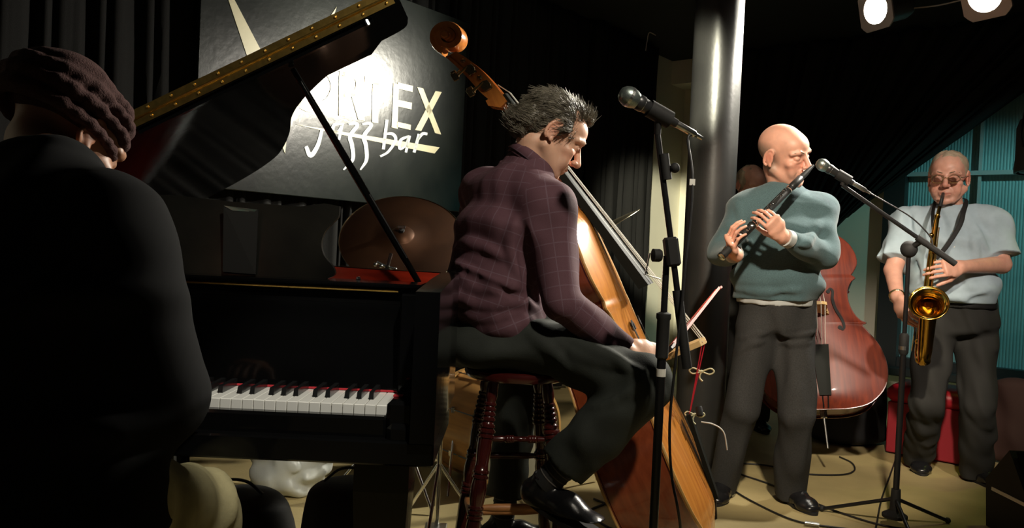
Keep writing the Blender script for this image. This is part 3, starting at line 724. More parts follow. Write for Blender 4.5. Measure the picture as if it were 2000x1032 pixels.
# ------------------------------------------------------------------ implicit surfaces for figures (smooth unions, surface nets)
class Field:
    def __init__(s, lo, hi, h):
        s.h = h; s.lo = np.asarray(lo, float)-3*h
        s.n = np.ceil((np.asarray(hi, float)+3*h-s.lo)/h).astype(int)+1
        s.d = np.full(s.n, 1.0, np.float32)
        s.ax = [(s.lo[i]+h*np.arange(s.n[i])).astype(np.float32) for i in range(3)]
    def blk(s, lo, hi, pad):
        i0 = np.clip(np.floor((np.asarray(lo)-pad-s.lo)/s.h).astype(int), 0, s.n); i1 = np.clip(np.ceil((np.asarray(hi)+pad-s.lo)/s.h).astype(int)+1, 0, s.n)
        sl = tuple(slice(a, b) for a, b in zip(i0, i1))
        if any(a >= b for a, b in zip(i0, i1)): return None, None
        X = s.ax[0][sl[0]][:, None, None]; Y = s.ax[1][sl[1]][None, :, None]; Z = s.ax[2][sl[2]][None, None, :]
        return sl, (X, Y, Z)
    def add(s, pr, k=.01, sub=False):
        fn, lo, hi = pr; sl, g = s.blk(lo, hi, k+4*s.h)
        if sl is None: return s
        b = fn(*g).astype(np.float32); a = s.d[sl]
        if sub:
            b = -b; hh = np.maximum(k-np.abs(a-b), 0)/max(k, 1e-6); s.d[sl] = np.maximum(a, b)+hh*hh*k*.25
        else:
            hh = np.maximum(k-np.abs(a-b), 0)/max(k, 1e-6); s.d[sl] = np.minimum(a, b)-hh*hh*k*.25
        return s
    def cut(s, p, n, lo=None, hi=None):
        """remove everything on the +n side of the plane (inside an optional box)"""
        sl, g = s.blk(lo if lo is not None else s.lo, hi if hi is not None else s.lo+s.h*s.n, 0)
        if sl is None: return s
        pl = (g[0]-p[0])*n[0]+(g[1]-p[1])*n[1]+(g[2]-p[2])*n[2]
        s.d[sl] = np.maximum(s.d[sl], pl.astype(np.float32)); return s
    def disp(s, fn, lo=None, hi=None):
        sl, g = s.blk(lo if lo is not None else s.lo, hi if hi is not None else s.lo+s.h*s.n, 0)
        if sl is None: return s
        a = s.d[sl]; m = np.abs(a) < .06
        if not m.any(): return s
        G_ = np.broadcast_arrays(*g); a[m] += fn(G_[0][m], G_[1][m], G_[2][m]).astype(np.float32); s.d[sl] = a; return s
    def mesh(s):
        d = s.d; h = s.h; n = d.shape; ins = d < 0
        cells = np.zeros([k-1 for k in n], np.uint8)
        for i in (0, 1):
            for j in (0, 1):
                for k in (0, 1): cells += ins[i:n[0]-1+i, j:n[1]-1+j, k:n[2]-1+k]
        act = (cells > 0) & (cells < 8); idx = np.full(act.shape, -1, np.int32)
        ci = np.argwhere(act); idx[act] = np.arange(len(ci))
        acc = np.zeros((len(ci), 3)); cnt = np.zeros(len(ci))
        for ax in range(3):
            o1, o2 = [t for t in range(3) if t != ax]
            for a in (0, 1):
                for b in (0, 1):
                    c0 = ci.copy(); c0[:, o1] += a; c0[:, o2] += b; c1 = c0.copy(); c1[:, ax] += 1
                    v0 = d[c0[:, 0], c0[:, 1], c0[:, 2]]; v1 = d[c1[:, 0], c1[:, 1], c1[:, 2]]
                    m = (v0 < 0) != (v1 < 0); t = np.where(m, v0/np.where(m, v0-v1, 1), 0)
                    p = c0.astype(float); p[:, ax] += t; acc[m] += p[m]; cnt[m] += 1
        verts = s.lo+h*acc/cnt[:, None]
        faces = []
        for ax in range(3):
            o1, o2 = (ax+1) % 3, (ax+2) % 3
            a = ins; sl0 = [slice(1, -1)]*3; sl0[ax] = slice(0, -1); sl1 = [slice(1, -1)]*3; sl1[ax] = slice(1, None)
            A = ins[tuple(sl0)]; B = ins[tuple(sl1)]; e = np.argwhere(A != B)
            if len(e) == 0: continue
            inside = A[e[:, 0], e[:, 1], e[:, 2]]
            base = e.copy()
            for t in range(3):
                if t != ax: base[:, t] += 1
            q = []
            for (da, db) in ((-1, -1), (0, -1), (0, 0), (-1, 0)):
                c = base.copy(); c[:, o1] += da; c[:, o2] += db; q.append(idx[c[:, 0], c[:, 1], c[:, 2]])
            q = np.stack(q, 1); q[~inside] = q[~inside][:, ::-1]; faces.append(q)
        return verts, np.concatenate(faces)
    def build(s, name, m, parent, smooth_it=1):
        v, f = s.mesh()
        # one light smoothing pass along edges
        for _ in range(smooth_it):
            acc = np.zeros_like(v); c = np.zeros(len(v))
            for a in range(4):
                b = (a+1) % 4; np.add.at(acc, f[:, a], v[f[:, b]]); np.add.at(c, f[:, a], 1)
                np.add.at(acc, f[:, b], v[f[:, a]]); np.add.at(c, f[:, b], 1)
            v = .5*v+.5*acc/np.maximum(c, 1)[:, None]
        off = np.array(parent['_o']) if '_o' in parent else np.zeros(3)
        me = bpy.data.meshes.new(name); nv, nf = len(v), len(f)
        me.vertices.add(nv); me.vertices.foreach_set('co', (v-off).astype(np.float32).ravel())
        me.loops.add(nf*4); me.loops.foreach_set('vertex_index', f.astype(np.int32).ravel())
        me.polygons.add(nf); me.polygons.foreach_set('loop_start', np.arange(0, nf*4, 4, dtype=np.int32))
        me.polygons.foreach_set('use_smooth', np.ones(nf, bool)); me.update(calc_edges=True); me.validate()
        me.materials.append(MT[m] if isinstance(m, str) else m)
        o = bpy.data.objects.new(name, me); COL.objects.link(o); o.parent = parent
        if '_o' in parent: o['_o'] = list(off)
        s.verts = v
        return o
def cap(a, b, ra, rb, c0=False, c1=False):
    a = np.asarray(a, float); b = np.asarray(b, float); ab = b-a; L2 = float(ab @ ab)+1e-12; L = math.sqrt(L2); r = max(ra, rb)
    def fn(X, Y, Z):
        px, py, pz = X-a[0], Y-a[1], Z-a[2]; t0 = (px*ab[0]+py*ab[1]+pz*ab[2])/L2; t = np.clip(t0, 0, 1)
        d = np.sqrt((px-ab[0]*t)**2+(py-ab[1]*t)**2+(pz-ab[2]*t)**2)-(ra+(rb-ra)*t)
        if c0: d = np.maximum(d, -t0*L)
        if c1: d = np.maximum(d, (t0-1)*L)
        return d
    return fn, np.minimum(a, b)-r, np.maximum(a, b)+r
def ell(c, r, R=None):
    c = np.asarray(c, float); r = np.asarray(r, float); R_ = np.eye(3) if R is None else np.asarray(R, float)
    ext = np.sqrt(((R_.T*r[:, None])**2).sum(0)) if R is not None else r
    def fn(X, Y, Z):
        px, py, pz = X-c[0], Y-c[1], Z-c[2]; q = [(R_[0, i]*px+R_[1, i]*py+R_[2, i]*pz)/r[i] for i in range(3)]
        k0 = np.sqrt(q[0]**2+q[1]**2+q[2]**2); k1 = np.sqrt((q[0]/r[0])**2+(q[1]/r[1])**2+(q[2]/r[2])**2)+1e-9
        return k0*(k0-1)/k1
    return fn, c-ext, c+ext
def loftseg(c0, c1, u0, u1, a0, b0, a1, b1, flat0=False, flat1=False):
    """elliptical frustum between c0 and c1; u = width axis, a = half width, b = half depth"""
    c0 = np.asarray(c0, float); c1 = np.asarray(c1, float); ab = c1-c0; L = np.linalg.norm(ab); t_ = ab/L
    u0 = nrm(u0-np.dot(u0, t_)*t_); u1 = nrm(u1-np.dot(u1, t_)*t_)
    rm = max(a0, b0, a1, b1)
    def fn(X, Y, Z):
        px, py, pz = X-c0[0], Y-c0[1], Z-c0[2]; h = px*t_[0]+py*t_[1]+pz*t_[2]; t = np.clip(h/L, 0, 1); over = h-t*L
        ux = u0[0]+(u1[0]-u0[0])*t; uy = u0[1]+(u1[1]-u0[1])*t; uz = u0[2]+(u1[2]-u0[2])*t
        wx = t_[1]*uz-t_[2]*uy; wy = t_[2]*ux-t_[0]*uz; wz = t_[0]*uy-t_[1]*ux
        A = a0+(a1-a0)*t; B = b0+(b1-b0)*t
        x = px*ux+py*uy+pz*uz; y = px*wx+py*wy+pz*wz
        z = over*1.0
        bot, top_ = (h < 0), (h > L)
        zz = np.where(bot, over/np.minimum(.06, b0), np.where(top_, over/np.minimum(.06, b1), 0))
        k0 = np.sqrt((x/A)**2+(y/B)**2+zz**2); d = (k0-1)*np.minimum(A, B)
        if flat0: d = np.maximum(d, -h)
        if flat1: d = np.maximum(d, h-L)
        return d
    return fn, np.minimum(c0, c1)-rm-.02, np.maximum(c0, c1)+rm+.02
def wrinkle(seed, amp, freq, aniso=(1, 1, 1)):
    r = np.random.default_rng(seed); ks = r.normal(size=(5, 3))*np.array(aniso); ks /= np.linalg.norm(ks, axis=1)[:, None]; ks *= freq*r.uniform(.6, 1.5, 5)[:, None]
    ph = r.uniform(0, 6.28, 5); k2 = r.normal(size=(2, 3))*freq*.4
    def fn(X, Y, Z):
        w = np.sin(X*k2[0, 0]+Y*k2[0, 1]+Z*k2[0, 2])+np.sin(X*k2[1, 0]+Y*k2[1, 1]+Z*k2[1, 2]+1); o = 0
        for k, p in zip(ks, ph): o = o+np.sin(X*k[0]+Y*k[1]+Z*k[2]+p+w*1.2)
        return amp*o/2.2
    return fn
# ---- head, hands
def head_frame(f, u):
    f = nrm(f); u = nrm(np.asarray(u, float)-np.dot(u, f)*f); return np.array([np.cross(f, u), f, u]).T     # columns right, forward, up
def add_head(F, c, R, s=1.0, nose=1.0, jaw=1.0, mouth_open=0.0, cheek=1.0):
    H = lambda x, y, z: c+R @ (V3(x, y, z)*s)
    E = lambda p, r: ell(H(*p), np.array(r)*s, R); C = lambda a, b, ra, rb: cap(H(*a), H(*b), ra*s, rb*s)
    F.add(E((0, -.018, .035), (.076, .098, .086)), .02)
    F.add(E((0, .028, -.022), (.059, .064, .092)), .025)
    F.add(E((0, .045, .045), (.058, .050, .045)), .025)
    F.add(E((0, .040, -.078), (.046*jaw, .046, .040)), .025)
    for q in (-1, 1):
        F.add(C((q*.056*jaw, -.006, -.055), (q*.024*jaw, .074, -.100), .017, .014), .02)
        F.add(E((q*.045, .064, -.024), (.020*cheek, .020, .016)), .018)
        F.add(E((q*.036*cheek, .072, -.055), (.020, .016, .024)), .018)
    F.add(E((0, .083, -.106), (.019, .014, .015)), .014)
    for q in (-1, 1):
        F.add(C((q*.010, .088, .021), (q*.034, .087, .027), .009, .009), .010); F.add(C((q*.034, .087, .027), (q*.055, .068, .019), .009, .008), .010)
        F.add(E((q*.032, .100, .003), (.0185, .019, .012)), .008, sub=True)
        F.add(E((q*.032, .0795, .002), (.0145, .0130, .0115)), .003)
        F.add(C((q*.020, .0935, -.003), (q*.034, .0950, -.0045), .0016, .0016), .002, sub=True); F.add(C((q*.034, .0950, -.0045), (q*.046, .0900, -.002), .0016, .0014), .002, sub=True)
        F.add(C((q*.020, .090, -.012), (q*.044, .082, -.014), .0035, .003), .006)
    F.add(C((0, .090, .018), (0, .116*nose, -.026), .0085, .0115), .007)
    F.add(E((0, .1155*nose, -.030), (.0125, .0120, .0105)), .006)
    for q in (-1, 1):
        F.add(E((q*.0135, .1035*nose, -.033), (.0085, .011, .0085)), .005); F.add(E((q*.0065, .112*nose, -.0425), (.0038, .006, .004)), .002, sub=True)
        F.add(C((q*.020, .100, -.034), (q*.034, .087, -.066), .003, .002), .006, sub=True)
    F.add(E((0, .087, -.066), (.027, .016, .022)), .012)
    F.add(C((-.022, .092, -.067), (0, .1005, -.0635), .004, .0052), .004); F.add(C((.022, .092, -.067), (0, .1005, -.0635), .004, .0052), .004)
    F.add(C((-.016, .095, -.0755), (.016, .095, -.0755), .0055, .0055), .004)
    F.add(C((-.022, .097, -.0695), (.022, .097, -.0695), .0018, .0018), .003, sub=True)
    for q in (-1, 1):
        def EE(t, k=1.0): return H(q*(.080+.004*math.cos(t)), -.016-.018*k*math.cos(t)+.006*math.sin(t), -.006+.032*k*math.sin(t))
        F.add(ell(H(q*.077, -.014, -.008), np.array([.0085, .018, .031])*s, R), .005)
        ts = np.linspace(-1.5, 2.6, 12)
        for i in range(11): F.add(cap(EE(ts[i]), EE(ts[i+1]), .0048*s, .0048*s), .003)
        F.add(ell(H(q*.081, -.006, -.036), np.array([.005, .008, .009])*s, R), .004)
        F.add(ell(H(q*.0885, -.010, -.006), np.array([.006, .010, .016])*s, R), .004, sub=True)
    return H
def paint_head(o, verts, c, R, s=1.0, stubble=0.0, beard=0.0, flush=.6):
    """natural skin colouring: lips, flushed nose, cheeks and ears, cropped hair and beard shadow"""
    L = ((verts-c) @ R)/s; x, y, z = np.abs(L[:, 0]), L[:, 1], L[:, 2]; t = np.ones((len(verts), 4), np.float32)
    def mixin(w, col):
        w = np.clip(w, 0, 1)[:, None]; t[:, :3] = t[:, :3]*(1-w)+t[:, :3]*np.array(col)*w
    near = (np.linalg.norm(L, axis=1) < .2)
    g = lambda cx, cy, cz, r: np.exp(-(((x-cx)/r)**2+((y-cy)/r)**2+((z-cz)/r)**2))*near
    mixin(flush*g(.042, .07, -.03, .024), (1.0, .70, .66)); mixin(flush*g(0, .112, -.03, .018), (1.0, .66, .62)); mixin(flush*1.1*g(.084, -.012, -.005, .026), (1.0, .62, .58))
    lip = (np.exp(-((z+.0690)/.0085)**4-((x)/.022)**4)*(y > .085))*near; mixin(lip*.8, (.92, .60, .60))
    if beard: mixin(beard*np.clip((-.045-z)/.02, 0, 1)*(y > -.01)*near*(z > -.13), (.80, .84, .86))
    if stubble:
        w = np.clip((.055-z-np.clip(y+.02, 0, 1)*.5)/.03, 0, 1)*np.clip((.030-y)/.03, 0, 1)*np.clip((z+.075)/.02, 0, 1)*(x < .0795+.0*z)*near
        mixin(stubble*w, (.42, .55, .57))
    at = o.data.attributes.new('tint', 'FLOAT_COLOR', 'POINT'); at.data.foreach_set('color', t.ravel())
def add_hand(F, w, d, pn, ts, curl, s=1.0, spread=0.0, thumb=(.55, .65, .5), tc=.5):
    """w wrist, d finger direction, pn palm normal (out of the palm), ts = +1/-1 thumb side along d x pn"""
    d = nrm(d); pn = nrm(pn-np.dot(pn, d)*d); sd = np.cross(d, pn)*ts
    F.add(loftseg(w-d*.01*s, w+d*.05*s, sd, sd, .028*s, .019*s, .040*s, .0165*s), .012)
    F.add(loftseg(w+d*.045*s, w+d*.088*s, sd, sd, .040*s, .0165*s, .041*s, .013*s), .010)
    for i in range(4):
        b = w+(d*(.088-.004*abs(i-1)-.006*(i == 3))+sd*(.0325-.0218*i))*s; L = np.array([.045, .027, .021])*(.94, 1.04, .98, .78)[i]*s
        cu = curl[i] if hasattr(curl[0], '__len__') else curl
        a = 0; dd = nrm(d+sd*spread*(1.5-i)); p = b-dd*.012*s
        for j in range(3):
            a += cu[j]; q = dd*math.cos(a)+pn*math.sin(a); e = p+q*(L[j]+(.012*s if j == 0 else 0))
            F.add(cap(p, e, (.0080, .0076, .0070)[j]*s*(1 if i < 3 else .9), (.0076, .0070, .0062)[j]*s*(1 if i < 3 else .88)), .003); p = e
    b = w+(d*.022+sd*.024)*s; q = nrm(d*thumb[0]+sd*thumb[1]+pn*thumb[2]); e = b+q*.046*s
    F.add(cap(b, e, .0145*s, .0115*s), .012); q2 = nrm(q*math.cos(tc)+nrm(d*.8+pn*.4-sd*.4)*math.sin(tc)); e2 = e+q2*.034*s
    F.add(cap(e, e2, .011*s, .009*s), .004); F.add(cap(e2, e2+q2*.022*s, .0095*s, .0075*s), .003)
def bounds(pts, pad):
    p = np.array(pts); return p.min(0)-pad, p.max(0)+pad
def hair_strands(name, m, parent, roots, seed=1, r0=.0008):
    """roots: list of (point, direction, length, droop)"""
    rg = np.random.default_rng(seed); mb = MB()
    for (p, d, L, dr) in roots:
        d = nrm(d+rg.normal(size=3)*.14); pts = [p]; q = d.copy()
        for k in range(4):
            q = nrm(q+V3(0, 0, -dr*.35)+rg.normal(size=3)*.09); pts.append(pts[-1]+q*L/4)
        mb.tube(pts, [r0, r0, r0*.9, r0*.7, r0*.3], 3, cap=False)
    return mb.build(name, m, parent, smooth=180, fix=False)
# ------------------------------------------------------------------ people
def check_mat(name, base, line, line2, pitch=.042):
    m = mat(name, base, .8, spec=.2, bump=.12, bscale=500); nt = m.node_tree; b = nt.nodes['Principled BSDF']
    at = nt.nodes.new('ShaderNodeAttribute'); at.attribute_name = 'cloth'; sp = nt.nodes.new('ShaderNodeSeparateXYZ'); nt.links.new(at.outputs['Vector'], sp.inputs[0])
    def lines(sock, p, w):
        a = nt.nodes.new('ShaderNodeMath'); a.operation = 'MULTIPLY'; a.inputs[1].default_value = 1/p; nt.links.new(sock, a.inputs[0])
        f_ = nt.nodes.new('ShaderNodeMath'); f_.operation = 'FRACT'; nt.links.new(a.outputs[0], f_.inputs[0])
        c = nt.nodes.new('ShaderNodeMath'); c.operation = 'LESS_THAN'; c.inputs[1].default_value = w; nt.links.new(f_.outputs[0], c.inputs[0]); return c.outputs[0]
    mx = nt.nodes.new('ShaderNodeMath'); mx.operation = 'MAXIMUM'; nt.links.new(lines(sp.outputs[0], pitch, .07), mx.inputs[0]); nt.links.new(lines(sp.outputs[1], pitch, .07), mx.inputs[1])
    n = nt.nodes.new('ShaderNodeTexNoise'); n.inputs['Scale'].default_value = 300
    r = nt.nodes.new('ShaderNodeMix'); r.data_type = 'RGBA'; r.inputs[6].default_value = (*base, 1); r.inputs[7].default_value = (*line, 1)
    nt.links.new(mx.outputs[0], r.inputs[0]); nt.links.new(r.outputs[2], b.inputs['Base Color']); return m
MT['shirt_purple'] = check_mat('shirt_plum_check', (.098, .047, .060), (.125, .075, .096), None)
MT['trouser_dark'] = mat('trousers_faded_black', (.020, .023, .020), .75, spec=.2, base2=(.032, .037, .032), nscale=8, bump=.1, bscale=300)
MT['trouser_grey'] = mat('trousers_charcoal', (.038, .038, .038), .8, spec=.2, noise=.3, nscale=200)
MT['trouser_black'] = mat('trousers_black', (.026, .026, .024), .8, spec=.2)
MT['khaki'] = mat('trousers_khaki', (.34, .30, .16), .85, spec=.15, noise=.2, nscale=30, bump=.1, bscale=200)
MT['sweater'] = mat('sweater_teal_grey', (.080, .135, .150), .9, spec=.1, noise=.3, nscale=260, bump=.2, bscale=420, sheen=.2)
MT['shirt_blue'] = mat('shirt_pale_blue', (.41, .52, .58), .75, spec=.2, noise=.06, nscale=40)
MT['shirt_hem'] = mat('shirt_grey_hem', (.40, .42, .42), .8)
MT['jacket_black'] = mat('jacket_black', (.007, .007, .0075), .9, spec=.1)
MT['shoe_black'] = mat('shoe_black_leather', (.010, .010, .011), .25, bump=.1, bscale=60)
MT['hair_grey'] = mat('hair_grey_brown', (.060, .050, .034), .5, base2=(.15, .135, .10), nscale=30)
MT['hair_fair'] = mat('hair_grey_fair', (.42, .33, .23), .55, noise=.3, nscale=50)
MT['hair_stubble'] = mat('hair_cropped_grey', (.47, .315, .215), .8, noise=.2, nscale=200)
MT['beanie'] = mat('knit_brown', (.075, .040, .038), .95, spec=.1, noise=.35, nscale=180, bump=.4, bscale=300)
MT['sock'] = mat('sock_black', (.012, .012, .012), .9); MT['sock_stripe'] = mat('sock_stripe', (.10, .09, .08), .9)
MT['gold_watch'] = mat('watch_gold', (.65, .55, .30), .25, metal=1)
MT['brow'] = mat('eyebrow_hair', (.16, .11, .07), .8)
MT['belt'] = mat('belt_leather', (.012, .012, .012), .4)
def torso_segs(F, nodes, k=.05, infl=0.0, flat_bottom=False):
    for i in range(len(nodes)-1):
        (c0, u0, a0, b0), (c1, u1, a1, b1) = nodes[i], nodes[i+1]
        F.add(loftseg(c0, c1, u0, u1, a0+infl, b0+infl, a1+infl, b1+infl, flat0=(flat_bottom and i == 0)), k)
def limb(F, js, rs, infl=0, k=.03, c1=False):
    for i in range(len(js)-1): F.add(cap(js[i], js[i+1], rs[i]+infl, rs[i+1]+infl, c1=(c1 and i == len(js)-2)), k if i == 0 else min(k, .010))
def shoe(name, parent, heel, toe, up=V3(0, 0, 1), m='shoe_black', s=1.0, sole=True):
    d = nrm(toe-heel); L = np.linalg.norm(toe-heel); sd = np.cross(d, up)
    F = Field(*bounds([heel, toe], .13), .004)
    F.add(loftseg(heel+up*.035, heel+d*L*.45+up*.040, sd, sd, .036*s, .042*s, .040*s, .042*s), .02)
    F.add(loftseg(heel+d*L*.45+up*.038, heel+d*L*.80+up*.028, sd, sd, .040*s, .040*s, .047*s, .030*s), .03)
    F.add(loftseg(heel+d*L*.78+up*.026, heel+d*L*.97+up*.020, sd, sd, .046*s, .028*s, .034*s, .020*s), .02)
    F.add(cap(heel+d*.03+up*.05, heel+d*.045+up*.10, .042*s, .040*s, c1=True), .02)
    F.cut(heel, -up)
    o = F.build(name, m, parent)
    if sole:
        mb = MB(); pl = []
        for k in range(28):
            a = 2*math.pi*k/28; x = math.cos(a); w = .042 if x > .2 else .036
            pl.append(heel+d*(L*.5+x*(L*.5+.022))+sd*math.sin(a)*w*1.12*s-up*.001)
        mb.prism(pl, up*.014); mb.build('sole', 'black_matte', o, smooth=40)
    return o
def cloth_attr(o, verts, segs):
    """segs: (a, b, ref) ; stores distance along and around the nearest limb"""
    best = np.full(len(verts), 9e9); out = np.zeros((len(verts), 3))
    for (a, b, ref, rad) in segs:
        ab = b-a; L = np.linalg.norm(ab); t_ = ab/L; p = verts-a; h = p @ t_; tc = np.clip(h, 0, L); q = p-tc[:, None]*t_
        dd = np.linalg.norm(q, axis=1)-rad; e1 = nrm(ref-np.dot(ref, t_)*t_); e2 = np.cross(t_, e1)
        ang = np.arctan2(q @ e2, q @ e1); m = dd < best; best[m] = dd[m]; out[m, 0] = h[m]+5; out[m, 1] = (ang*rad*1.0+5)[m]
    at = o.data.attributes.new('cloth', 'FLOAT_VECTOR', 'POINT'); at.data.foreach_set('vector', out.astype(np.float32).ravel())
def surf(F, p):
    """move a point along its line of sight onto the current surface"""
    d = nrm(p-CAM); ts = np.arange(-.25, .25, F.h*.5); q = p+ts[:, None]*d; ix = np.round((q-F.lo)/F.h).astype(int)
    ok = np.all((ix >= 0) & (ix < F.n), 1); v = np.full(len(ts), 1.0); v[ok] = F.d[ix[ok, 0], ix[ok, 1], ix[ok, 2]]; w = np.where(v < 0)[0]
    return q[w[0]] if len(w) else p
def ridge(F, pts, r, k=.02, sub=False):
    pp = catmull(pts, 5); n0 = len(pp)
    pp = [surf(F, p) for p in pp]; pp = [p+nrm(p-CAM)*r*(.55 if not sub else -.2) for p in pp]; n = len(pp)
    for i in range(n-1):
        t0 = math.sin(math.pi*i/(n-1)); t1 = math.sin(math.pi*(i+1)/(n-1)); F.add(cap(pp[i], pp[i+1], r*(.35+.65*t0), r*(.35+.65*t1)), k, sub)
Z1 = V3(0, 0, 1)
# ================================================================== seated bass player
rt = V3(.57, -.82, 0)
pel, wai, che, upc = P(985, 652, 2.47), P(950, 560, 2.46), P(985, 455, 2.47), P(1008, 385, 2.49)
nb, hc = P(1032, 318, 2.50), P(1078, 262, 2.50)
fh = nrm(V3(.97, .22, 0)); pt = math.radians(33)
HR = head_frame(fh*math.cos(pt)-Z1*math.sin(pt), fh*math.sin(pt)+Z1*math.cos(pt))
shR, elR, wrR = P(1072, 408, 2.35), P(1098, 590, 2.27), P(1226, 690, 2.31)
shL, elL, wrL = P(950, 375, 2.64), BL(.04, 1.14, -.20), BL(-.01, 1.33, .07)
hiR, knR, anR = P(1015, 662, 2.42), P(1258, 752, 2.22), P(1072, 938, 2.27)
hiL, knL, anL = P(985, 665, 2.56), V3(.05, 2.92, .735), V3(.01, 2.95, .10)
bp = thing('person', 'seated double bass player in a plum checked shirt, bowing with head bowed', 'person', (pel[0], pel[1], 0))
nodes = [(pel, rt, .170, .125), (wai, rt, .155, .110), (che, rt, .175, .115), (upc, rt, .165, .095), (nb-Z1*.01, rt, .07, .06)]
F = Field(*bounds([pel, upc, hc, elR, wrR, wrL, elL, knR, anR, anL, knL, P(1320, 700, 2.3)], .16), .0037)
torso_segs(F, nodes, .05, -.02)
F.add(cap(nb-V3(0, 0, .03), hc+HR @ V3(0, -.03, -.06), .060, .056), .03)
H = add_head(F, hc, HR, 1.02, nose=1.03)
limb(F, [shR, elR, wrR], [.05, .038, .026]); limb(F, [shL, elL, wrL], [.05, .038, .026])
limb(F, [hiR, knR, anR], [.075, .05, .034]); limb(F, [hiL, knL, anL], [.075, .05, .034])
add_hand(F, wrR, P(1300, 704, 2.36)-wrR, V3(.15, .75, -.35), 1, (.6, .8, .6), 1.18, thumb=(.6, .4, .7))
add_hand(F, wrL, nrm(V3(.55, .75, .35)), V3(.6, -.6, .2), 1, (.6, .8, .6))
F.cut(V3(0, 0, SZ+.006), V3(0, 0, -1), lo=c0-V3(.17, .17, 0)+V3(0, 0, SZ-.12), hi=c0+V3(.17, .17, SZ+.2)); ob = F.build('body', 'skin', bp); paint_head(ob, F.verts, hc, HR, 1.02, beard=.35)
# shirt
F = Field(*bounds([pel, wai, che, upc, nb, shR, elR, wrR, shL, elL, wrL], .2), .0055)
torso_segs(F, [(pel-Z1*.0, rt, .168, .120)]+nodes[1:4]+[(nb-Z1*.025, rt, .085, .075)], .06, .008)
limb(F, [shR, elR, wrR-nrm(wrR-elR)*.012], [.072, .058, .043], 0, .05, c1=True); limb(F, [shL, elL, wrL], [.072, .056, .04], 0, .05, c1=True)
F.add(cap(upc+rt*.02, shR, .085, .075), .05); F.add(cap(upc-rt*.02, shL, .085, .075), .05)
# cloth folds: pulled creases over the lower back, bunched hem, sleeve creases
S2 = lambda x, y, D: P(x, y, D)
for (pts, r) in (([(885, 510, 2.36), (910, 530, 2.33), (960, 555, 2.31), (1020, 562, 2.30)], .012), ([(880, 565, 2.38), (905, 582, 2.34), (950, 596, 2.31), (1030, 590, 2.30)], .013),
                 ([(890, 598, 2.38), (915, 612, 2.34), (960, 622, 2.32), (1015, 612, 2.31)], .012), ([(900, 474, 2.37), (935, 480, 2.34), (985, 505, 2.31)], .010),
                 ([(930, 640, 2.33), (985, 645, 2.31), (1035, 625, 2.31)], .010), ([(1005, 430, 2.33), (1000, 490, 2.31), (1015, 545, 2.30)], .010)):
    ridge(F, [S2(*p) for p in pts], r, .022)
for (pts, r) in (([(1020, 440, 2.31), (1028, 520, 2.29), (1050, 590, 2.28)], .016), ([(870, 515, 2.34), (930, 545, 2.31), (1000, 575, 2.29)], .008)):
    ridge(F, [S2(*p) for p in pts], r, .02, True)
F.disp(wrinkle(3, .0035, 42, (1, 1, 2.2)))
F.cut(P(960, 655, 2.45), nrm(V3(.05, 0, -1)), lo=pel-V3(.4, .3, .4), hi=pel+V3(.16, .4, .15))
sh = F.build('shirt', 'shirt_purple', bp)
cloth_attr(sh, F.verts, [(pel, wai, rt, .14), (wai, che, rt, .15), (che, upc, rt, .15), (upc, nb, rt, .12), (shR, elR, Z1*.1+rt, .06), (elR, wrR, rt, .05), (shL, elL, rt, .06), (elL, wrL, rt, .05)])
cfl = MB(); 
ring_ = []
for k in range(17):
    a = math.radians(-70)+math.radians(320)*k/16; u_ = nrm(np.cross(Z1, hc-nb)); w_ = np.cross(nrm(hc-nb), u_)
    ring_.append((math.cos(a)*u_+math.sin(a)*w_))
axn = nrm(hc-nb); bc = nb-axn*.012
cfl.grid([[bc+v*.074+axn*.0 for v in ring_], [bc+v*.067+axn*.03 for v in ring_], [bc+v*.065+axn*.042 for v in ring_], [bc+v*.069+axn*.04 for v in ring_], [bc+v*.080+axn*.010 for v in ring_]])
co = cfl.build('collar', 'shirt_purple', sh, smooth=60, solid=.003); cloth_attr(co, np.array(cfl.v), [(nb, hc, rt, .07)])
# trousers, socks, shoes
F = Field(*bounds([pel, hiR, knR, anR, hiL, knL, anL], .16), .006)
F.add(loftseg(pel-Z1*.03, pel+Z1*.05, rt, rt, .182, .135, .172, .122, flat1=True), .04)
F.add(ell(pel+V3(-.03, -.01, -.035), (.175, .17, .085)), .05)
aR = knR+(anR-knR)*.86; aL = knL+(anL-knL)*.86
limb(F, [hiR, knR], [.090, .078], 0, .05); limb(F, [knR, knR+(anR-knR)*.5, aR], [.078, .080, .074], 0, .03, c1=True)
limb(F, [hiL, knL], [.088, .074], 0, .05); limb(F, [knL, aL], [.080, .070], 0, .03, c1=True)
for (pts, r) in (([(1120, 690, 2.27), (1190, 712, 2.22), (1250, 725, 2.18)], .010), ([(1110, 660, 2.29), (1170, 690, 2.24), (1225, 712, 2.2)], .010), ([(1150, 800, 2.2), (1210, 775, 2.16), (1255, 745, 2.14)], .010), ([(1030, 650, 2.34), (1080, 690, 2.29), (1110, 720, 2.28)], .010)):
    ridge(F, [P(*p) for p in pts], r, .02)
F.disp(wrinkle(5, .006, 38, (1, 1, 2)))
F.cut(V3(0, 0, SZ+.002), V3(0, 0, -1), lo=c0-V3(.162, .162, 0)+V3(0, 0, SZ-.1), hi=c0+V3(.162, .162, SZ+.2))
F.build('trousers', 'trouser_dark', bp)
for (k_, a_) in ((knR, anR), (knL, anL)):
    d = nrm(a_-k_); sk = MB().tube([a_-d*.13, a_-d*.05, a_+d*.02], [.046, .042, .040], 16).build('sock', 'sock', bp, smooth=60)
    st_ = MB()
    for i in range(6): st_.tube([a_-d*(.10-.018*i)+(.0425+.05*(.05-.018*i))*(math.cos(t)*nrm(np.cross(d, Z1))+math.sin(t)*np.cross(d, nrm(np.cross(d, Z1)))) for t in np.linspace(0, 2*math.pi, 17)[:-1]], .0022, 5, closed=True)
    st_.build('sock_stripes', 'sock_stripe', sk, smooth=60)
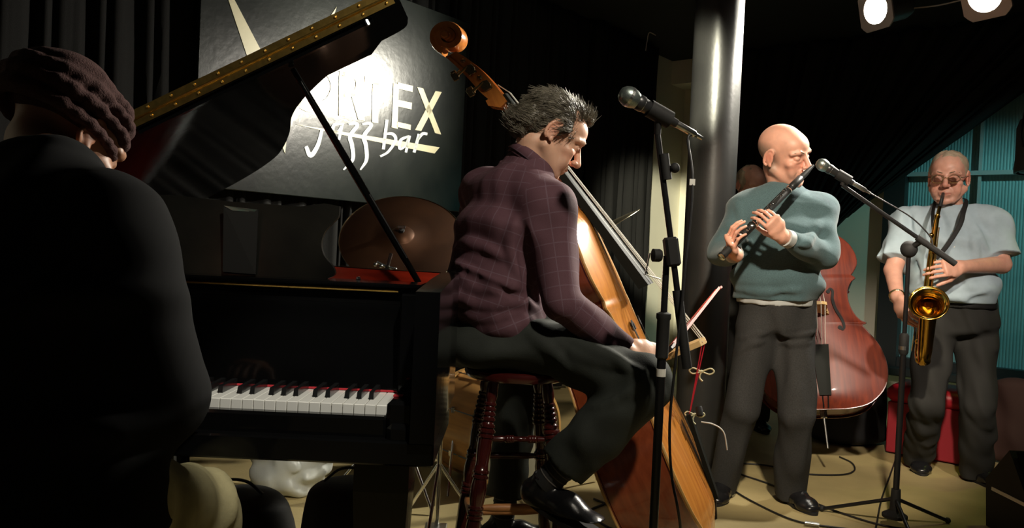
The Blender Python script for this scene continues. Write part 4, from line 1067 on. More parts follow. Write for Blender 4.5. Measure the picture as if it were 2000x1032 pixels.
d = nrm(P(1165, 985, 2.18)-anR); shoe('shoe', bp, anR-d*.05-Z1*.09, anR+d*.21-Z1*.075+V3(0, 0, -.02))
shoe('shoe', bp, anL-V3(.05, .0, .098), anL+V3(.20, .05, -.098))
# hair: solid mass plus loose strands
F = Field(*bounds([H(0, -.02, .05)], .17), .004)
F.add(ell(H(0, -.026, .040), np.array([.081, .101, .083])*1.02, HR), .01)
F.add(ell(H(0, -.085, -.015), np.array([.070, .045, .060]), HR), .03); F.add(ell(H(0, -.110, -.035), np.array([.055, .030, .03]), HR), .03)
F.add(ell(H(0, .048, .103), np.array([.05, .04, .018]), HR), .02)
for q in (-1, 1): F.add(ell(H(q*.076, .012, .0), np.array([.010, .014, .035]), HR), .012)
F.add(ell(H(0, .128, .022), np.array([.09, .072, .078]), HR), .012, sub=True)
for q in (-1, 1):
    F.add(ell(H(q*.06, .095, .045), np.array([.05, .055, .05]), HR), .01, sub=True); F.add(ell(H(q*.09, .045, -.03), np.array([.05, .045, .05]), HR), .01, sub=True); F.add(ell(H(q*.09, -.015, -.03), np.array([.025, .026, .045]), HR), .008, sub=True)
F.disp(wrinkle(8, .0035, 90)); F.disp(wrinkle(9, .002, 210))
F.cut(H(0, .084, 0), HR[:, 1]); hair = F.build('hair', 'hair_grey', bp, 0)
hv = F.verts; pick = rng.choice(len(hv), 5200, replace=False); roots = []
for i in pick:
    loc = (HR.T @ (hv[i]-hc)); dn = nrm(loc-V3(0, -.02, .03)); tg = V3(0, -1, -.30+.5*max(0, loc[1]*8)); tg = tg-np.dot(tg, dn)*dn; flow = HR @ nrm(nrm(tg)+dn*.20); roots.append((hv[i]-flow*.006, flow, rng.uniform(.025, .048), .10))
hair_strands('hair_strands', 'hair_grey', hair, roots, 3)
for q in (-1, 1): MB().tube([H(q*.014, .0975, .0250), H(q*.034, .0968, .0310), H(q*.053, .0785, .0245)], [.003, .0036, .002], 6).build('eyebrow', 'brow', bp, smooth=60)
# bow
bow = thing('bass_bow', 'reddish wooden bow drawn across the strings of the orange bass', 'bow', P(1300, 690, 2.36))
b0, b1 = P(1302, 690, 2.36), P(1405, 560, 3.0); bd = nrm(b1-b0); bn = nrm(V3(.5, .1, .5)-np.dot(V3(.5, .1, .5), bd)*bd)
MT['bow_red'] = mat('bow_pernambuco', (.30, .035, .022), .3, coat=.4); MT['bow_hair'] = mat('bow_hair', (.38, .10, .08), .6)
MB().tube([b0+bd*t*.72+bn*(-.012-.012*math.sin(math.pi*t)) for t in np.linspace(0, 1, 12)], [.0055-.002*t for t in np.linspace(0, 1, 12)], 10).build('stick', 'bow_red', bow, smooth=60)
MB().box(b0+bd*.36+bn*.016, (.009, .66, .0015), np.array([np.cross(bd, bn), bd, bn]).T).build('hair_ribbon', 'bow_hair', bow)
MB().box(b0+bd*.035+bn*.004, (.013, .045, .026), np.array([np.cross(bd, bn), bd, bn]).T, .003).build('frog', 'ebony', bow)
MB().prism([b0+bd*.70-bn*.014, b0+bd*.72-bn*.012, b0+bd*.71+bn*.018, b0+bd*.69+bn*.018], np.cross(bd, bn)*.008).build('tip', 'bow_red', bow)
# ================================================================== clarinet player
cr = nrm(V3(-.96, .28, 0))
pel, wai, che, upc = P(1515, 622, 3.62), P(1517, 548, 3.61), P(1524, 450, 3.60), P(1530, 398, 3.62)
nb, hc = P(1534, 362, 3.62), P(1531, 302, 3.58)
fh = nrm(V3(.66, -.75, 0)); pt = math.radians(14); ff_ = fh*math.cos(pt)-Z1*math.sin(pt); uu_ = fh*math.sin(pt)+Z1*math.cos(pt); rr_ = np.cross(ff_, uu_)
HR = head_frame(ff_, uu_*math.cos(.24)+rr_*math.sin(.24))
shR, elR, wrR = P(1457, 410, 3.60), P(1410, 494, 3.55), P(1438, 497, 3.275)
shL, elL, wrL = P(1599, 412, 3.60), P(1607, 496, 3.47), P(1527, 462, 3.30)
fR, fL = on_floor(1412, 972), on_floor(1548, 985)
hiR, knR = P(1478, 645, 3.62), P(1448, 800, 3.57); anR = fR+V3(0, .03, .09)
hiL, knL = P(1551, 645, 3.62), P(1556, 812, 3.52); anL = fL+V3(0, .03, .09)
cp = thing('person', 'bald clarinet player in a teal grey sweater and charcoal trousers, standing', 'person', (pel[0], pel[1], 0))
nodes = [(pel, cr, .160, .110), (wai, cr, .155, .112), (che, cr, .175, .118), (upc, cr, .160, .095), (nb-Z1*.01, cr, .075, .065)]
F = Field(*bounds([pel, upc, hc, elR, wrR, wrL, elL, anR, anL, P(1420, 430, 3.2)], .15), .0037)
torso_segs(F, nodes, .05, -.02)
F.add(cap(nb-V3(0, 0, .03), hc+HR @ V3(0, -.03, -.06), .062, .058), .03)
H = add_head(F, hc, HR, 1.10, jaw=1.02, nose=1.02)
limb(F, [shR, elR, wrR], [.05, .038, .027]); limb(F, [shL, elL, wrL], [.05, .038, .027])
limb(F, [hiR, knR, anR], [.07, .05, .036]); limb(F, [hiL, knL, anL], [.07, .05, .036])
add_hand(F, wrR, P(1419, 462, 3.212)-wrR, V3(.95, .12, .10), 1, (.75, .55, .35), 1.0, thumb=(.8, .30, .5))
add_hand(F, wrL, P(1504, 425, 3.255)-wrL, V3(-.45, .75, .25), 1, (.55, .75, .45), 1.0, thumb=(.4, .2, .9))
ob = F.build('body', 'skin_pink', cp); paint_head(ob, F.verts, hc, HR, 1.10, stubble=.85, beard=.3)
for q in (-1, 1): MB().tube([H(q*.014, .0975, .0250), H(q*.034, .0968, .0310), H(q*.053, .0785, .0245)], [.0022, .0028, .002], 6).build('eyebrow', 'brow', cp, smooth=60)
# sweater
F = Field(*bounds([pel, upc, nb, shR, elR, wrR, shL, elL, wrL], .17), .0055)
hemc = P(1513, 585, 3.61)
torso_segs(F, [(hemc-Z1*.03, cr, .172, .128), (wai, cr, .172, .130)]+nodes[2:4]+[(nb-Z1*.03, cr, .078, .070)], .06, .010)
wr2 = elR+(wrR-elR)*.84; wl2 = elL+(wrL-elL)*.86
limb(F, [shR, elR, wr2], [.066, .060, .044], 0, .05, c1=True); limb(F, [shL, elL, wl2], [.066, .062, .046], 0, .05, c1=True)
F.add(cap(upc, shR, .072, .066), .06); F.add(cap(upc, shL, .072, .066), .06)
for (pts, r) in (([(1440, 400, 3.50), (1452, 430, 3.48), (1450, 470, 3.5)], .012), ([(1425, 440, 3.5), (1440, 462, 3.48), (1470, 475, 3.48)], .010), ([(1440, 565, 3.5), (1490, 572, 3.46), (1560, 565, 3.47)], .012), ([(1600, 440, 3.48), (1580, 470, 3.44), (1560, 480, 3.42)], .010)):
    ridge(F, [P(*p) for p in pts], r, .025)
F.disp(wrinkle(21, .0060, 32, (1, 1, 1.4)))
F.cut(hemc, V3(.02, 0, -1), lo=hemc-V3(.3, .3, .3), hi=hemc+V3(.3, .3, .1))
F.add(cap(nb+V3(.0, -.004, -.02), nb+(hc-nb)*.9, .062, .058), .004, sub=True)
sw = F.build('sweater', 'sweater', cp)
nk = nrm(hc-nb); u_ = nrm(np.cross(nk, V3(0, 1, 0))); w_ = np.cross(nk, u_)
MB().tube([nb-Z1*.012+.069*(math.cos(t)*u_+math.sin(t)*w_)-(V3(0, 0, .012)*(1-math.sin(t)))*.8 for t in np.linspace(0, 2*math.pi, 25)[:-1]], .0085, 8, closed=True).build('neckband', 'sweater', sw, smooth=60)
for (e_, w2, w1) in ((elR, wr2, wrR), (elL, wl2, wrL)):
    d = nrm(w1-e_); MB().tube([w2-d*.01, w2+d*.022], [.039, .037], 16).build('shirt_cuff', 'shirt_hem', cp, smooth=50)
# shirt tail below the sweater
F = Field(*bounds([hemc], .24), .006); F.add(loftseg(hemc-Z1*.022, hemc+Z1*.06, cr, cr, .168, .125, .166, .122, flat0=True, flat1=True), .01); F.disp(wrinkle(4, .003, 40)); F.build('shirt_tail', 'shirt_hem', cp)
# trousers
F = Field(*bounds([pel, hemc, hiR, knR, anR, anL], .16), .006)
F.add(loftseg(pel-Z1*.03, hemc+Z1*.03, cr, cr, .168, .122, .160, .115, flat1=True), .04)
aR = anR+V3(0, 0, -.055); aL = anL+V3(0, 0, -.055)
limb(F, [hiR, knR, aR], [.096, .076, .068], 0, .035, c1=True); limb(F, [hiL, knL, aL], [.096, .076, .070], 0, .035, c1=True)
for (pts, r) in (([(1490, 668, 3.50), (1465, 672, 3.50), (1440, 690, 3.53)], .009), ([(1520, 668, 3.5), (1550, 672, 3.49), (1580, 668, 3.53)], .009), ([(1500, 650, 3.5), (1470, 655, 3.5), (1445, 662, 3.52)], .008), ([(1520, 652, 3.5), (1555, 655, 3.49), (1590, 650, 3.52)], .008)):
    ridge(F, [P(*p) for p in pts], r, .02)
F.disp(wrinkle(23, .0065, 36, (1.4, 1.2, .7)))
F.build('trousers', 'trouser_grey', cp)
shoe('shoe', cp, fR+V3(.03, .07, 0), fR+V3(-.07, -.13, 0)); shoe('shoe', cp, fL+V3(-.01, .09, 0), fL+V3(.04, -.14, 0))
# clarinet
cl = thing('clarinet', 'black clarinet with silver keys held by the bald player in the sweater', 'clarinet', P(1407, 503, 3.2))
k0, k1 = P(1586, 326, 3.44), P(1408, 503, 3.20); kd = nrm(k1-k0); KL = np.linalg.norm(k1-k0)
MT['grenadilla'] = mat('grenadilla', (.022, .022, .022), .35); MT['silver'] = mat('silver_keys', (.80, .80, .78), .18, metal=1)
MB().lathe([(.006, -.01), (.009, .02), (.0125, .05), (.013, .085)], k0, kd, 20).build('mouthpiece', 'grenadilla', cl, smooth=50)
MB().lathe([(.0125, .085), (.016, .088), (.0165, .155), (.0145, .158)], k0, kd, 20).build('upper_section', 'grenadilla', cl, smooth=50)
for (a, b, r) in ((.158, .178, .0165), (.405, .43, .0165), (KL-.012, KL, .018)): MB().lathe([(r-.003, a), (r, a+.002), (r, b-.002), (r-.003, b)], k0, kd, 20).build('silver_ring', 'silver', cl, smooth=50)
MB().lathe([(.0135, .17), (.0145, .175), (.0145, .42), (.0145, KL-.05), (.0165, KL-.004), (.012, KL-.001)], k0, kd, 20).build('tube', 'grenadilla', cl, smooth=50)
ku = nrm(V3(-.25, -.75, .6)-np.dot(V3(-.25, -.75, .6), kd)*kd); kv = np.cross(kd, ku)
for i, (h, off, r) in enumerate(((.20, .3, .006), (.235, -.2, .006), (.30, .1, .0075), (.325, -.4, .006), (.35, .3, .0075), (.375, -.1, .006), (.44, 0, .013), (.475, -.3, .007), (.51, .3, .010), (.54, -.1, .008), (.57, .2, .007))):
    if h > KL-.03: continue
    o_ = k0+kd*h+(ku*math.cos(off)+kv*math.sin(off))*.0155
    MB().lathe([(r, 0), (r*1.05, .003), (r*.7, .0055)], o_, ku, 12).build('key_cup', 'silver', cl, smooth=40)
for (a, b, off) in ((.19, .40, .7), (.28, .41, -.6), (.43, KL-.04, .75), (.45, KL-.06, -.7)):
    o_ = (ku*math.cos(off)+kv*math.sin(off))*.0175; MB().tube([k0+kd*a+o_, k0+kd*b+o_], .0022, 8).build('key_rod', 'silver', cl, smooth=60)
# ================================================================== saxophone player
cr = nrm(V3(-.92, .40, 0))
pel, wai, che, upc = P(1868, 622, 4.12), P(1862, 560, 4.08), P(1857, 478, 4.09), P(1855, 432, 4.12)
nb, hc = P(1853, 404, 4.12), P(1852, 347, 4.07)
fh = nrm(V3(-.56, -.83, -.15)); HR = head_frame(fh, Z1)
shR, elR, wrR = P(1776, 436, 4.18), P(1744, 528, 4.10), P(1752, 580, 3.93)
shL, elL, wrL = P(1934, 436, 4.05), P(1956, 517, 3.97), P(1876, 522, 3.84)
fR, fL = on_floor(1795, 915), on_floor(1912, 942)
hiR, knR = P(1826, 640, 4.12), P(1812, 785, 4.06); anR = fR+V3(0, .03, .09)
hiL, knL = P(1905, 640, 4.12), P(1912, 795, 4.02); anL = fL+V3(0, .03, .09)
spn = thing('person', 'saxophone player with glasses in a pale blue short sleeved shirt, standing', 'person', (pel[0], pel[1], 0))
nodes = [(pel, cr, .170, .120), (wai, cr, .180, .135), (che, cr, .180, .125), (upc, cr, .165, .095), (nb-Z1*.01, cr, .075, .065)]
F = Field(*bounds([pel, upc, hc, elR, wrR, wrL, elL, anR, anL, P(1760, 650, 3.8)], .15), .0037)
torso_segs(F, nodes, .05, -.02)
F.add(cap(nb-V3(0, 0, .03), hc+HR @ V3(0, -.03, -.06), .064, .062), .03)
H = add_head(F, hc, HR, 1.10, jaw=1.15, cheek=1.15)
limb(F, [shR, elR, wrR], [.05, .043, .030]); limb(F, [shL, elL, wrL], [.05, .045, .030])
limb(F, [hiR, knR, anR], [.07, .05, .036]); limb(F, [hiL, knL, anL], [.07, .05, .036])
add_hand(F, wrR, P(1766, 622, 3.86)-wrR, V3(.7, .2, .2), 1, (.35, .5, .4), 1.08, thumb=(.5, .2, .8))
add_hand(F, wrL, P(1835, 524, 3.80)-wrL, V3(-.1, .9, -.3), 1, (.35, .6, .5), 1.08, thumb=(.5, .5, .6))
ob = F.build('body', 'skin_pink', spn); paint_head(ob, F.verts, hc, HR, 1.10, flush=.9, beard=.15)
F = Field(*bounds([H(0, -.02, .03)], .17), .004)
F.add(ell(H(0, -.022, .040), np.array([.0805, .100, .086])*1.10, HR), .01)
F.add(ell(H(0, .125, .045), np.array([.085, .105, .085]), HR), .012, sub=True)
F.cut(H(0, 0, -.02), -HR[:, 2])
for q in (-1, 1): F.add(ell(H(q*.07, .075, -.01), np.array([.05, .06, .06]), HR), .01, sub=True); F.add(ell(H(q*.088, -.012, -.015), np.array([.03, .024, .036]), HR), .008, sub=True)
F.disp(wrinkle(31, .003, 120)); F.build('hair', 'hair_fair', spn, 0)
for q in (-1, 1): MB().tube([H(q*.014, .0975, .0250), H(q*.034, .0968, .0310), H(q*.053, .0785, .0245)], [.0025, .003, .002], 6).build('eyebrow', 'brow', spn, smooth=60)
gl = MB()
for q in (-1, 1): gl.tube([H(q*.034+.024*math.cos(t), .112, -.002+.018*math.sin(t)) for t in np.linspace(0, 2*math.pi, 21)[:-1]], .0016, 6, closed=True); gl.tube([H(q*.058, .112, .004), H(q*.076, .06, .004), H(q*.082, -.01, .006)], .0015, 6)
gl.tube([H(-.010, .113, .002), H(0, .118, .006), H(.010, .113, .002)], .0016, 6)
glo = gl.build('glasses', 'gold_watch', spn, smooth=60)
gm = bpy.data.materials.new('spectacle_glass'); gm.use_nodes = True; b_ = gm.node_tree.nodes['Principled BSDF']; b_.inputs['Transmission Weight'].default_value = 1; b_.inputs['Roughness'].default_value = .02; b_.inputs['IOR'].default_value = 1.1; MT['lens'] = gm
for q in (-1, 1): MB().lathe([(.023, 0), (.023, .0012)], H(q*.034, .1115, -.002), HR[:, 1], 20).build('lens', 'lens', glo)
# shirt
F = Field(*bounds([pel, upc, nb, shR, elR, shL, elL], .18), .0055)
hemc = P(1866, 590, 4.1)
torso_segs(F, [(hemc-Z1*.02, cr, .180, .135), (wai, cr, .188, .148)]+nodes[2:4]+[(nb-Z1*.03, cr, .078, .070)], .06, .010)
F.add(ell(P(1862, 560, 4.05), (.15, .09, .11)), .06)
sR2 = shR+(elR-shR)*.80; sL2 = shL+(elL-shL)*.80
limb(F, [shR, sR2+(sR2-shR)*.02], [.080, .088], 0, .05, c1=True); limb(F, [shL, sL2+(sL2-shL)*.04], [.080, .092], 0, .05, c1=True)
F.add(cap(upc, shR, .08, .08), .06); F.add(cap(upc, shL, .08, .08), .06)
for (pts, r) in (([(1900, 440, 3.98), (1915, 465, 3.97), (1930, 490, 3.98)], .010), ([(1885, 430, 3.98), (1900, 470, 3.96), (1905, 510, 3.97)], .010), ([(1830, 575, 3.97), (1870, 582, 3.95), (1920, 570, 3.98)], .012), ([(1790, 440, 4.0), (1800, 480, 3.98), (1795, 520, 3.99)], .009)):
    ridge(F, [P(*p) for p in pts], r, .022)
F.disp(wrinkle(33, .0075, 42, (1.3, 1, 1)))
F.cut(hemc, V3(0, 0, -1), lo=hemc-V3(.25, .3, .3), hi=hemc+V3(.25, .3, .1))
F.add(cap(nb+V3(0, -.004, -.02), nb+(hc-nb)*.9, .066, .062), .004, sub=True)
SF = F; sh = F.build('shirt', 'shirt_blue', spn)
col_ = MB()
for q in (-1, 1):
    fc = nrm(V3(-.40, -.92, 0)); a0 = nb+fc*.088-Z1*.045; sv = nrm(np.cross(fc, Z1))*q
    col_.prism([a0+sv*.003, a0+sv*.050-fc*.030+Z1*.052, a0+sv*.082-fc*.035+Z1*.016, a0+sv*.052+fc*.008-Z1*.028], fc*.005+Z1*.003)
col_.tube([nb+.074*V3(math.cos(t), math.sin(t), 0)+V3(0, 0, .012*math.sin(t)) for t in np.linspace(math.radians(-60), math.radians(240), 18)], .012, 6)
col_.build('collar', 'shirt_blue', sh, smooth=50)
for i in range(4):
    bq = surf(SF, P(1862+1*i, 452+30*i, 3.98)); MB().lathe([(.005, -.003), (.005, .002)], bq, V3(-.4, -.9, 0), 10).build('button', 'ivory', sh)
F = Field(*bounds([pel, hemc, hiR, knR, anR, anL], .16), .006)
F.add(loftseg(pel-Z1*.03, hemc+Z1*.01, cr, cr, .185, .14, .183, .140, flat1=True), .04)
aR = anR+V3(0, 0, -.055); aL = anL+V3(0, 0, -.055)
limb(F, [hiR, knR, aR], [.10, .082, .078], 0, .035, c1=True); limb(F, [hiL, knL, aL], [.10, .084, .080], 0, .035, c1=True)
F.disp(wrinkle(35, .0065, 36, (1.4, 1.2, .7)))
F.cut(V3(0, 0, .012), V3(0, 0, -1)); F.build('trousers', 'trouser_black', spn)
F = Field(*bounds([hemc], .25), .006); F.add(loftseg(hemc-Z1*.025, hemc+Z1*.012, cr, cr, .188, .146, .188, .146, flat0=True, flat1=True), .01); F.build('belt', 'belt', spn)
shoe('shoe', spn, fR+V3(.02, .07, 0), fR+V3(-.06, -.15, 0)); shoe('shoe', spn, fL+V3(-.01, .07, 0), fL+V3(.03, -.17, 0))
wd = nrm(wrR-elR); wc = wrR-wd*.012; u_ = nrm(np.cross(wd, V3(0, 1, 0))); w_ = np.cross(wd, u_)
wa = MB().tube([wc+.032*(math.cos(t)*u_+math.sin(t)*w_) for t in np.linspace(0, 2*math.pi, 21)[:-1]], .006, 8, closed=True).build('wristwatch', 'gold_watch', spn, smooth=60)
MB().lathe([(.015, 0), (.015, .007)], wc-w_*.033, -w_, 18).build('watch_face', 'steel', wa)
# saxophone
sx = thing('saxophone', 'gold lacquered tenor saxophone hanging in front of the blue shirt', 'saxophone', P(1797, 700, 3.85))
pth = catmull([P(1842, 379, 3.955), P(1839, 392, 3.88), P(1832, 418, 3.845), P(1829, 432, 3.85), P(1822, 480, 3.85), P(1812, 560, 3.84), P(1801, 640, 3.82), P(1797, 676, 3.81), P(1798, 700, 3.79), P(1803, 704, 3.755), P(1806, 690, 3.73), P(1809, 655, 3.715), P(1812, 620, 3.70), P(1814, 596, 3.685)], 6)
nP = len(pth); rad = []
for i in range(nP):
    t = i/(nP-1); rad.append(.008+.030*max(0, t-.12)/.88 if t < .75 else .0295+.012*(t-.75)/.25)
MB().tube(pth[:10], [.0085]*10, 14).build('mouthpiece', 'grenadilla', sx, smooth=60)
MB().tube(pth[9:], rad[9:], 18, cap=False).build('body_tube', 'gold', sx, smooth=60)
ba = nrm(pth[-1]-pth[-4]); be = nrm(ba*.62+V3(-.48, -.86, .0)); bo = pth[-1]-ba*.02
MB().lathe([(.041, 0), (.046, .025), (.056, .048), (.070, .062), (.080, .067), (.083, .066), (.080, .062), (.066, .054), (.050, .038), (.040, .015), (.036, 0)], bo, be, 36, cap=False).build('bell', 'gold', sx, smooth=60)
MB().tube([bo+be*.066+.0825*(math.cos(t)*nrm(np.cross(be, Z1))+math.sin(t)*np.cross(be, nrm(np.cross(be, Z1)))) for t in np.linspace(0, 2*math.pi, 37)[:-1]], .0035, 8, closed=True).build('bell_rim', 'gold', sx, smooth=60)
for i in range(12):
    j = 22+int(i*3.0); p = pth[j]; sd = (-1 if i % 3 else 1); o_ = p+V3(-.012*sd-.012, -rad[j]-.004, 0)
    MB().lathe([(.011+.0007*i, 0), (.011+.0007*i, .004), (.006, .008)], o_, V3(-.35*sd, -1, .1), 14).build('key_cup', 'gold', sx, smooth=40)
for dx in (-1.0, .75, -.55):
    MB().tube([pth[j]+V3(dx*(rad[j]+.003), -math.sqrt(max(0, 1-.9*dx*dx))*(rad[j]+.003), 0) for j in (20, 26, 32, 38, 44)], .0026, 8).build('key_rod', 'gold', sx, smooth=60)
MB().tube([pth[36]+V3(-.05, -.03, .0), pth[44]+V3(-.055, -.03, 0)], .002, 6).build('key_guard', 'gold', sx)
MB().tube([pth[16]+V3(.0, -.0, 0), pth[13]], .013, 14).build('neck_cork', 'gold', sx, smooth=60)
# neck strap
stp = thing('neck_strap', 'black neck strap running from the collar to the saxophone', 'strap', P(1885, 425, 3.97))
sA = [nb+V3(.062, .02, .05), nb+V3(.072, -.03, .035), P(1882, 414, 3.955), P(1875, 440, 3.915), P(1850, 480, 3.90), P(1828, 505, 3.86)]
MB().tube(catmull(sA, 5), .011, 8, flat=.25).build('strap_web', 'black_matte', stp, smooth=60)
sB_ = [nb+V3(.064, .01, .035), nb+V3(.0, .075, .035), nb+V3(-.068, .0, .03), P(1822, 420, 3.96), P(1824, 460, 3.91), P(1828, 505, 3.86)]
MB().tube(catmull(sB_, 5), .008, 8, flat=.3).build('strap_web', 'black_matte', stp, smooth=60)
# ================================================================== pianist
cr = nrm(V3(.98, -.2, 0))
pel, wai, che, upc = P(70, 985, 1.30), P(95, 830, 1.32), P(92, 610, 1.34), P(82, 440, 1.37)
nb, hc = P(88, 322, 1.41), P(132, 262, 1.52)
hf = nrm(V3(.30, .80, -.60)); hu = nrm(V3(.26, .52, .80)); HR = head_frame(hf, hu)
shR, elR, wrR = P(232, 500, 1.35), P(318, 770, 1.36), P(285, 742, 1.52)
shL, elL, wrL = P(-100, 455, 1.42), P(-170, 780, 1.44), V3(-1.15, 1.60, .86)
hiR, knR, anR = P(190, 985, 1.30), P(385, 1000, 1.60), V3(-.66, 1.70, .12)
hiL, knL, anL = P(-30, 1030, 1.34), V3(-1.08, 1.66, .56), V3(-1.10, 1.72, .12)
pp_ = thing('person', 'pianist in a black jacket, khaki trousers and brown knitted hat seen from behind', 'person', (pel[0], pel[1], 0))
nodes = [(pel, cr, .165, .125), (wai, cr, .160, .120), (che, cr, .185, .125), (upc, cr, .165, .095), (nb-Z1*.01, cr, .075, .065)]
F = Field(*bounds([pel, upc, hc, elR, wrR, wrL, elL, anR, anL, knR], .16), .0055)
torso_segs(F, nodes, .05, -.02); F.add(cap(nb-V3(0, 0, .03), hc+HR @ V3(0, -.03, -.05), .062, .058), .03)
H = add_head(F, hc, HR, 1.05)
limb(F, [shR, elR, wrR], [.05, .04, .028]); limb(F, [shL, elL, wrL], [.05, .04, .028]); limb(F, [hiR, knR, anR], [.07, .05, .036]); limb(F, [hiL, knL, anL], [.07, .05, .036])
for w_, x_ in ((wrR, .1), (wrL, -.1)): add_hand(F, w_, V3(x_, .9, -.1), V3(0, -.1, -1), -1 if x_ > 0 else 1, (.2, .35, .3), 1.0)
ob = F.build('body', 'skin_dark', pp_); paint_head(ob, F.verts, hc, HR, 1.05)
F = Field(*bounds([pel, upc, nb, shR, elR, wrR, shL, elL, wrL], .2), .007)
torso_segs(F, [(pel-Z1*.02, cr, .20, .155)]+[(c_, u__, a_, b__) for (c_, u__, a_, b__) in nodes[1:4]]+[(nb-Z1*.02, cr, .085, .075)], .06, .018)
limb(F, [shR, elR, wrR], [.088, .075, .052], 0, .06); limb(F, [shL, elL, wrL], [.088, .075, .052], 0, .06)
F.add(cap(upc, shR, .095, .088), .06); F.add(cap(upc, shL, .095, .088), .06)
F.disp(wrinkle(41, .007, 24, (1.5, 1, .6)))
F.add(cap(nb+V3(0, 0, -.01), nb+(hc-nb)*.9, .064, .062), .006, sub=True)
F.build('jacket', 'jacket_black', pp_)
F = Field(*bounds([pel, hiR, knR, anR, hiL, knL, anL], .16), .007)
F.add(loftseg(pel-Z1*.06, pel+Z1*.04, cr, cr, .18, .14, .17, .13), .04)
limb(F, [hiR, knR], [.10, .080], 0, .05); limb(F, [knR, anR], [.080, .074], 0, .03, c1=True); limb(F, [hiL, knL], [.10, .085], 0, .05); limb(F, [knL, anL], [.085, .075], 0, .03, c1=True)
F.disp(wrinkle(43, .008, 42, (1.6, 1.6, .5))); F.build('trousers', 'khaki', pp_)
for a_ in (anR, anL): shoe('shoe', pp_, V3(a_[0], a_[1]-.06, .0), V3(a_[0]+.01, a_[1]+.17, .0))
# knitted hat with rolled folds
F = Field(*bounds([H(0, -.03, .04)], .21), .0045)
F.add(ell(H(0, -.028, .042), np.array([.090, .110, .082]), HR), .02); F.add(ell(H(0, -.065, .062), np.array([.076, .066, .055]), HR), .04)
def brim(t, lift, grow): return H((.082+grow)*math.cos(t), -.030+(.104+grow)*math.sin(t), lift+.012*math.sin(t))
for (lift, grow, r) in ((.0, .003, .013), (.030, .010, .012), (.058, .004, .012), (.084, -.014, .012)):
    ps = [brim(t, lift-.02*(math.sin(t) < -.5)*0, grow) for t in np.linspace(0, 2*math.pi, 25)]
    for i in range(24): F.add(cap(ps[i], ps[i+1], r, r), .010)
F.cut(H(0, 0, -.018), -HR[:, 2]); F.disp(wrinkle(45, .0025, 45, (1, 1, .5)))
F.build('knitted_hat', 'beanie', pp_)
# ================================================================== second bass player, almost hidden behind the clarinet player
cr = nrm(V3(-1, .1, 0))
q0 = P(1470, 372, 5.18); pel = V3(q0[0], q0[1], .93); wai, che, upc, nb = pel+V3(0, 0, .15), pel+V3(0, 0, .36), pel+V3(0, 0, .48), pel+V3(0, 0, .56)
hc = P(1468, 362, 5.12); nb[2] = hc[2]-.15; upc[2] = nb[2]-.08; che[2] = upc[2]-.12; wai[2] = che[2]-.2
HR = head_frame(V3(.25, -.9, -.35), Z1)
shR, shL = upc+V3(-.19, 0, -.02), upc+V3(.19, 0, -.02); elR, elL = shR+V3(-.02, -.10, -.27), shL+V3(.08, -.12, -.2)
wrR = elR+V3(.2, -.17, -.05); wrL = np.array(bass2M @ Vector((.05, 1.36, .06))); elL = (shL+wrL)/2+V3(.10, .0, -.14)
hp = thing('person', 'second bass player mostly hidden behind the clarinet player and the dark red bass', 'person', (pel[0], pel[1], 0))
nodes = [(pel, cr, .16, .11), (wai, cr, .155, .11), (che, cr, .175, .12), (upc, cr, .16, .095), (nb-Z1*.01, cr, .07, .06)]
fR, fL = V3(pel[0]-.12, pel[1], 0), V3(pel[0]+.12, pel[1]+.02, 0); anR, anL = fR+V3(0, 0, .09), fL+V3(0, 0, .09)
hiR, hiL = pel+V3(-.09, 0, -.05), pel+V3(.09, 0, -.05); knR, knL = (hiR+anR)/2+V3(0, -.03, 0), (hiL+anL)/2+V3(0, -.03, 0)
F = Field(*bounds([pel, hc, elR, elL, wrR, wrL, anR, anL], .17), .006)
torso_segs(F, nodes, .05, -.02); F.add(cap(nb-V3(0, 0, .03), hc+HR @ V3(0, -.03, -.06), .06, .056), .03); H = add_head(F, hc, HR, 1.05)
limb(F, [shR, elR, wrR], [.05, .038, .027]); limb(F, [shL, elL, wrL], [.05, .038, .027]); limb(F, [hiR, knR, anR], [.07, .05, .036]); limb(F, [hiL, knL, anL], [.07, .05, .036])
add_hand(F, wrR, V3(.7, -.5, -.3), V3(.3, .2, -.9), -1, (.4, .5, .4)); add_hand(F, wrL, V3(-.5, -.75, .3), V3(-.7, .2, .1), -1, (.6, .7, .5))
ob = F.build('body', 'skin_pink', hp); paint_head(ob, F.verts, hc, HR, 1.05)
F = Field(*bounds([H(0, -.02, .03)], .16), .0045); F.add(ell(H(0, -.024, .030), np.array([.082, .104, .088])*1.05, HR), .01)
F.add(ell(H(0, .10, .05), np.array([.10, .12, .10]), HR), .01, sub=True); F.cut(H(0, 0, -.03), -HR[:, 2]); F.disp(wrinkle(51, .004, 100)); F.build('hair', 'hair_fair', hp, 0)
F = Field(*bounds([pel, nb, elR, elL, wrR, wrL], .2), .008); torso_segs(F, [(pel-Z1*.05, cr, .175, .13)]+nodes[1:4]+[(nb-Z1*.03, cr, .08, .07)], .06, .01)
limb(F, [shR, elR, wrR], [.072, .058, .042], 0, .05, c1=True); limb(F, [shL, elL, wrL], [.072, .058, .042], 0, .05, c1=True); F.disp(wrinkle(53, .004, 30)); F.build('shirt', 'jacket_black', hp)
F = Field(*bounds([pel, anR, anL], .2), .008); F.add(loftseg(pel-Z1*.05, pel+Z1*.03, cr, cr, .165, .12, .16, .115), .04); limb(F, [hiR, knR, anR], [.095, .075, .07], 0, .03); limb(F, [hiL, knL, anL], [.095, .075, .07], 0, .03); F.build('trousers', 'trouser_black', hp)
for f__ in (fR, fL): shoe('shoe', hp, f__+V3(0, .08, 0), f__+V3(0, -.15, 0))
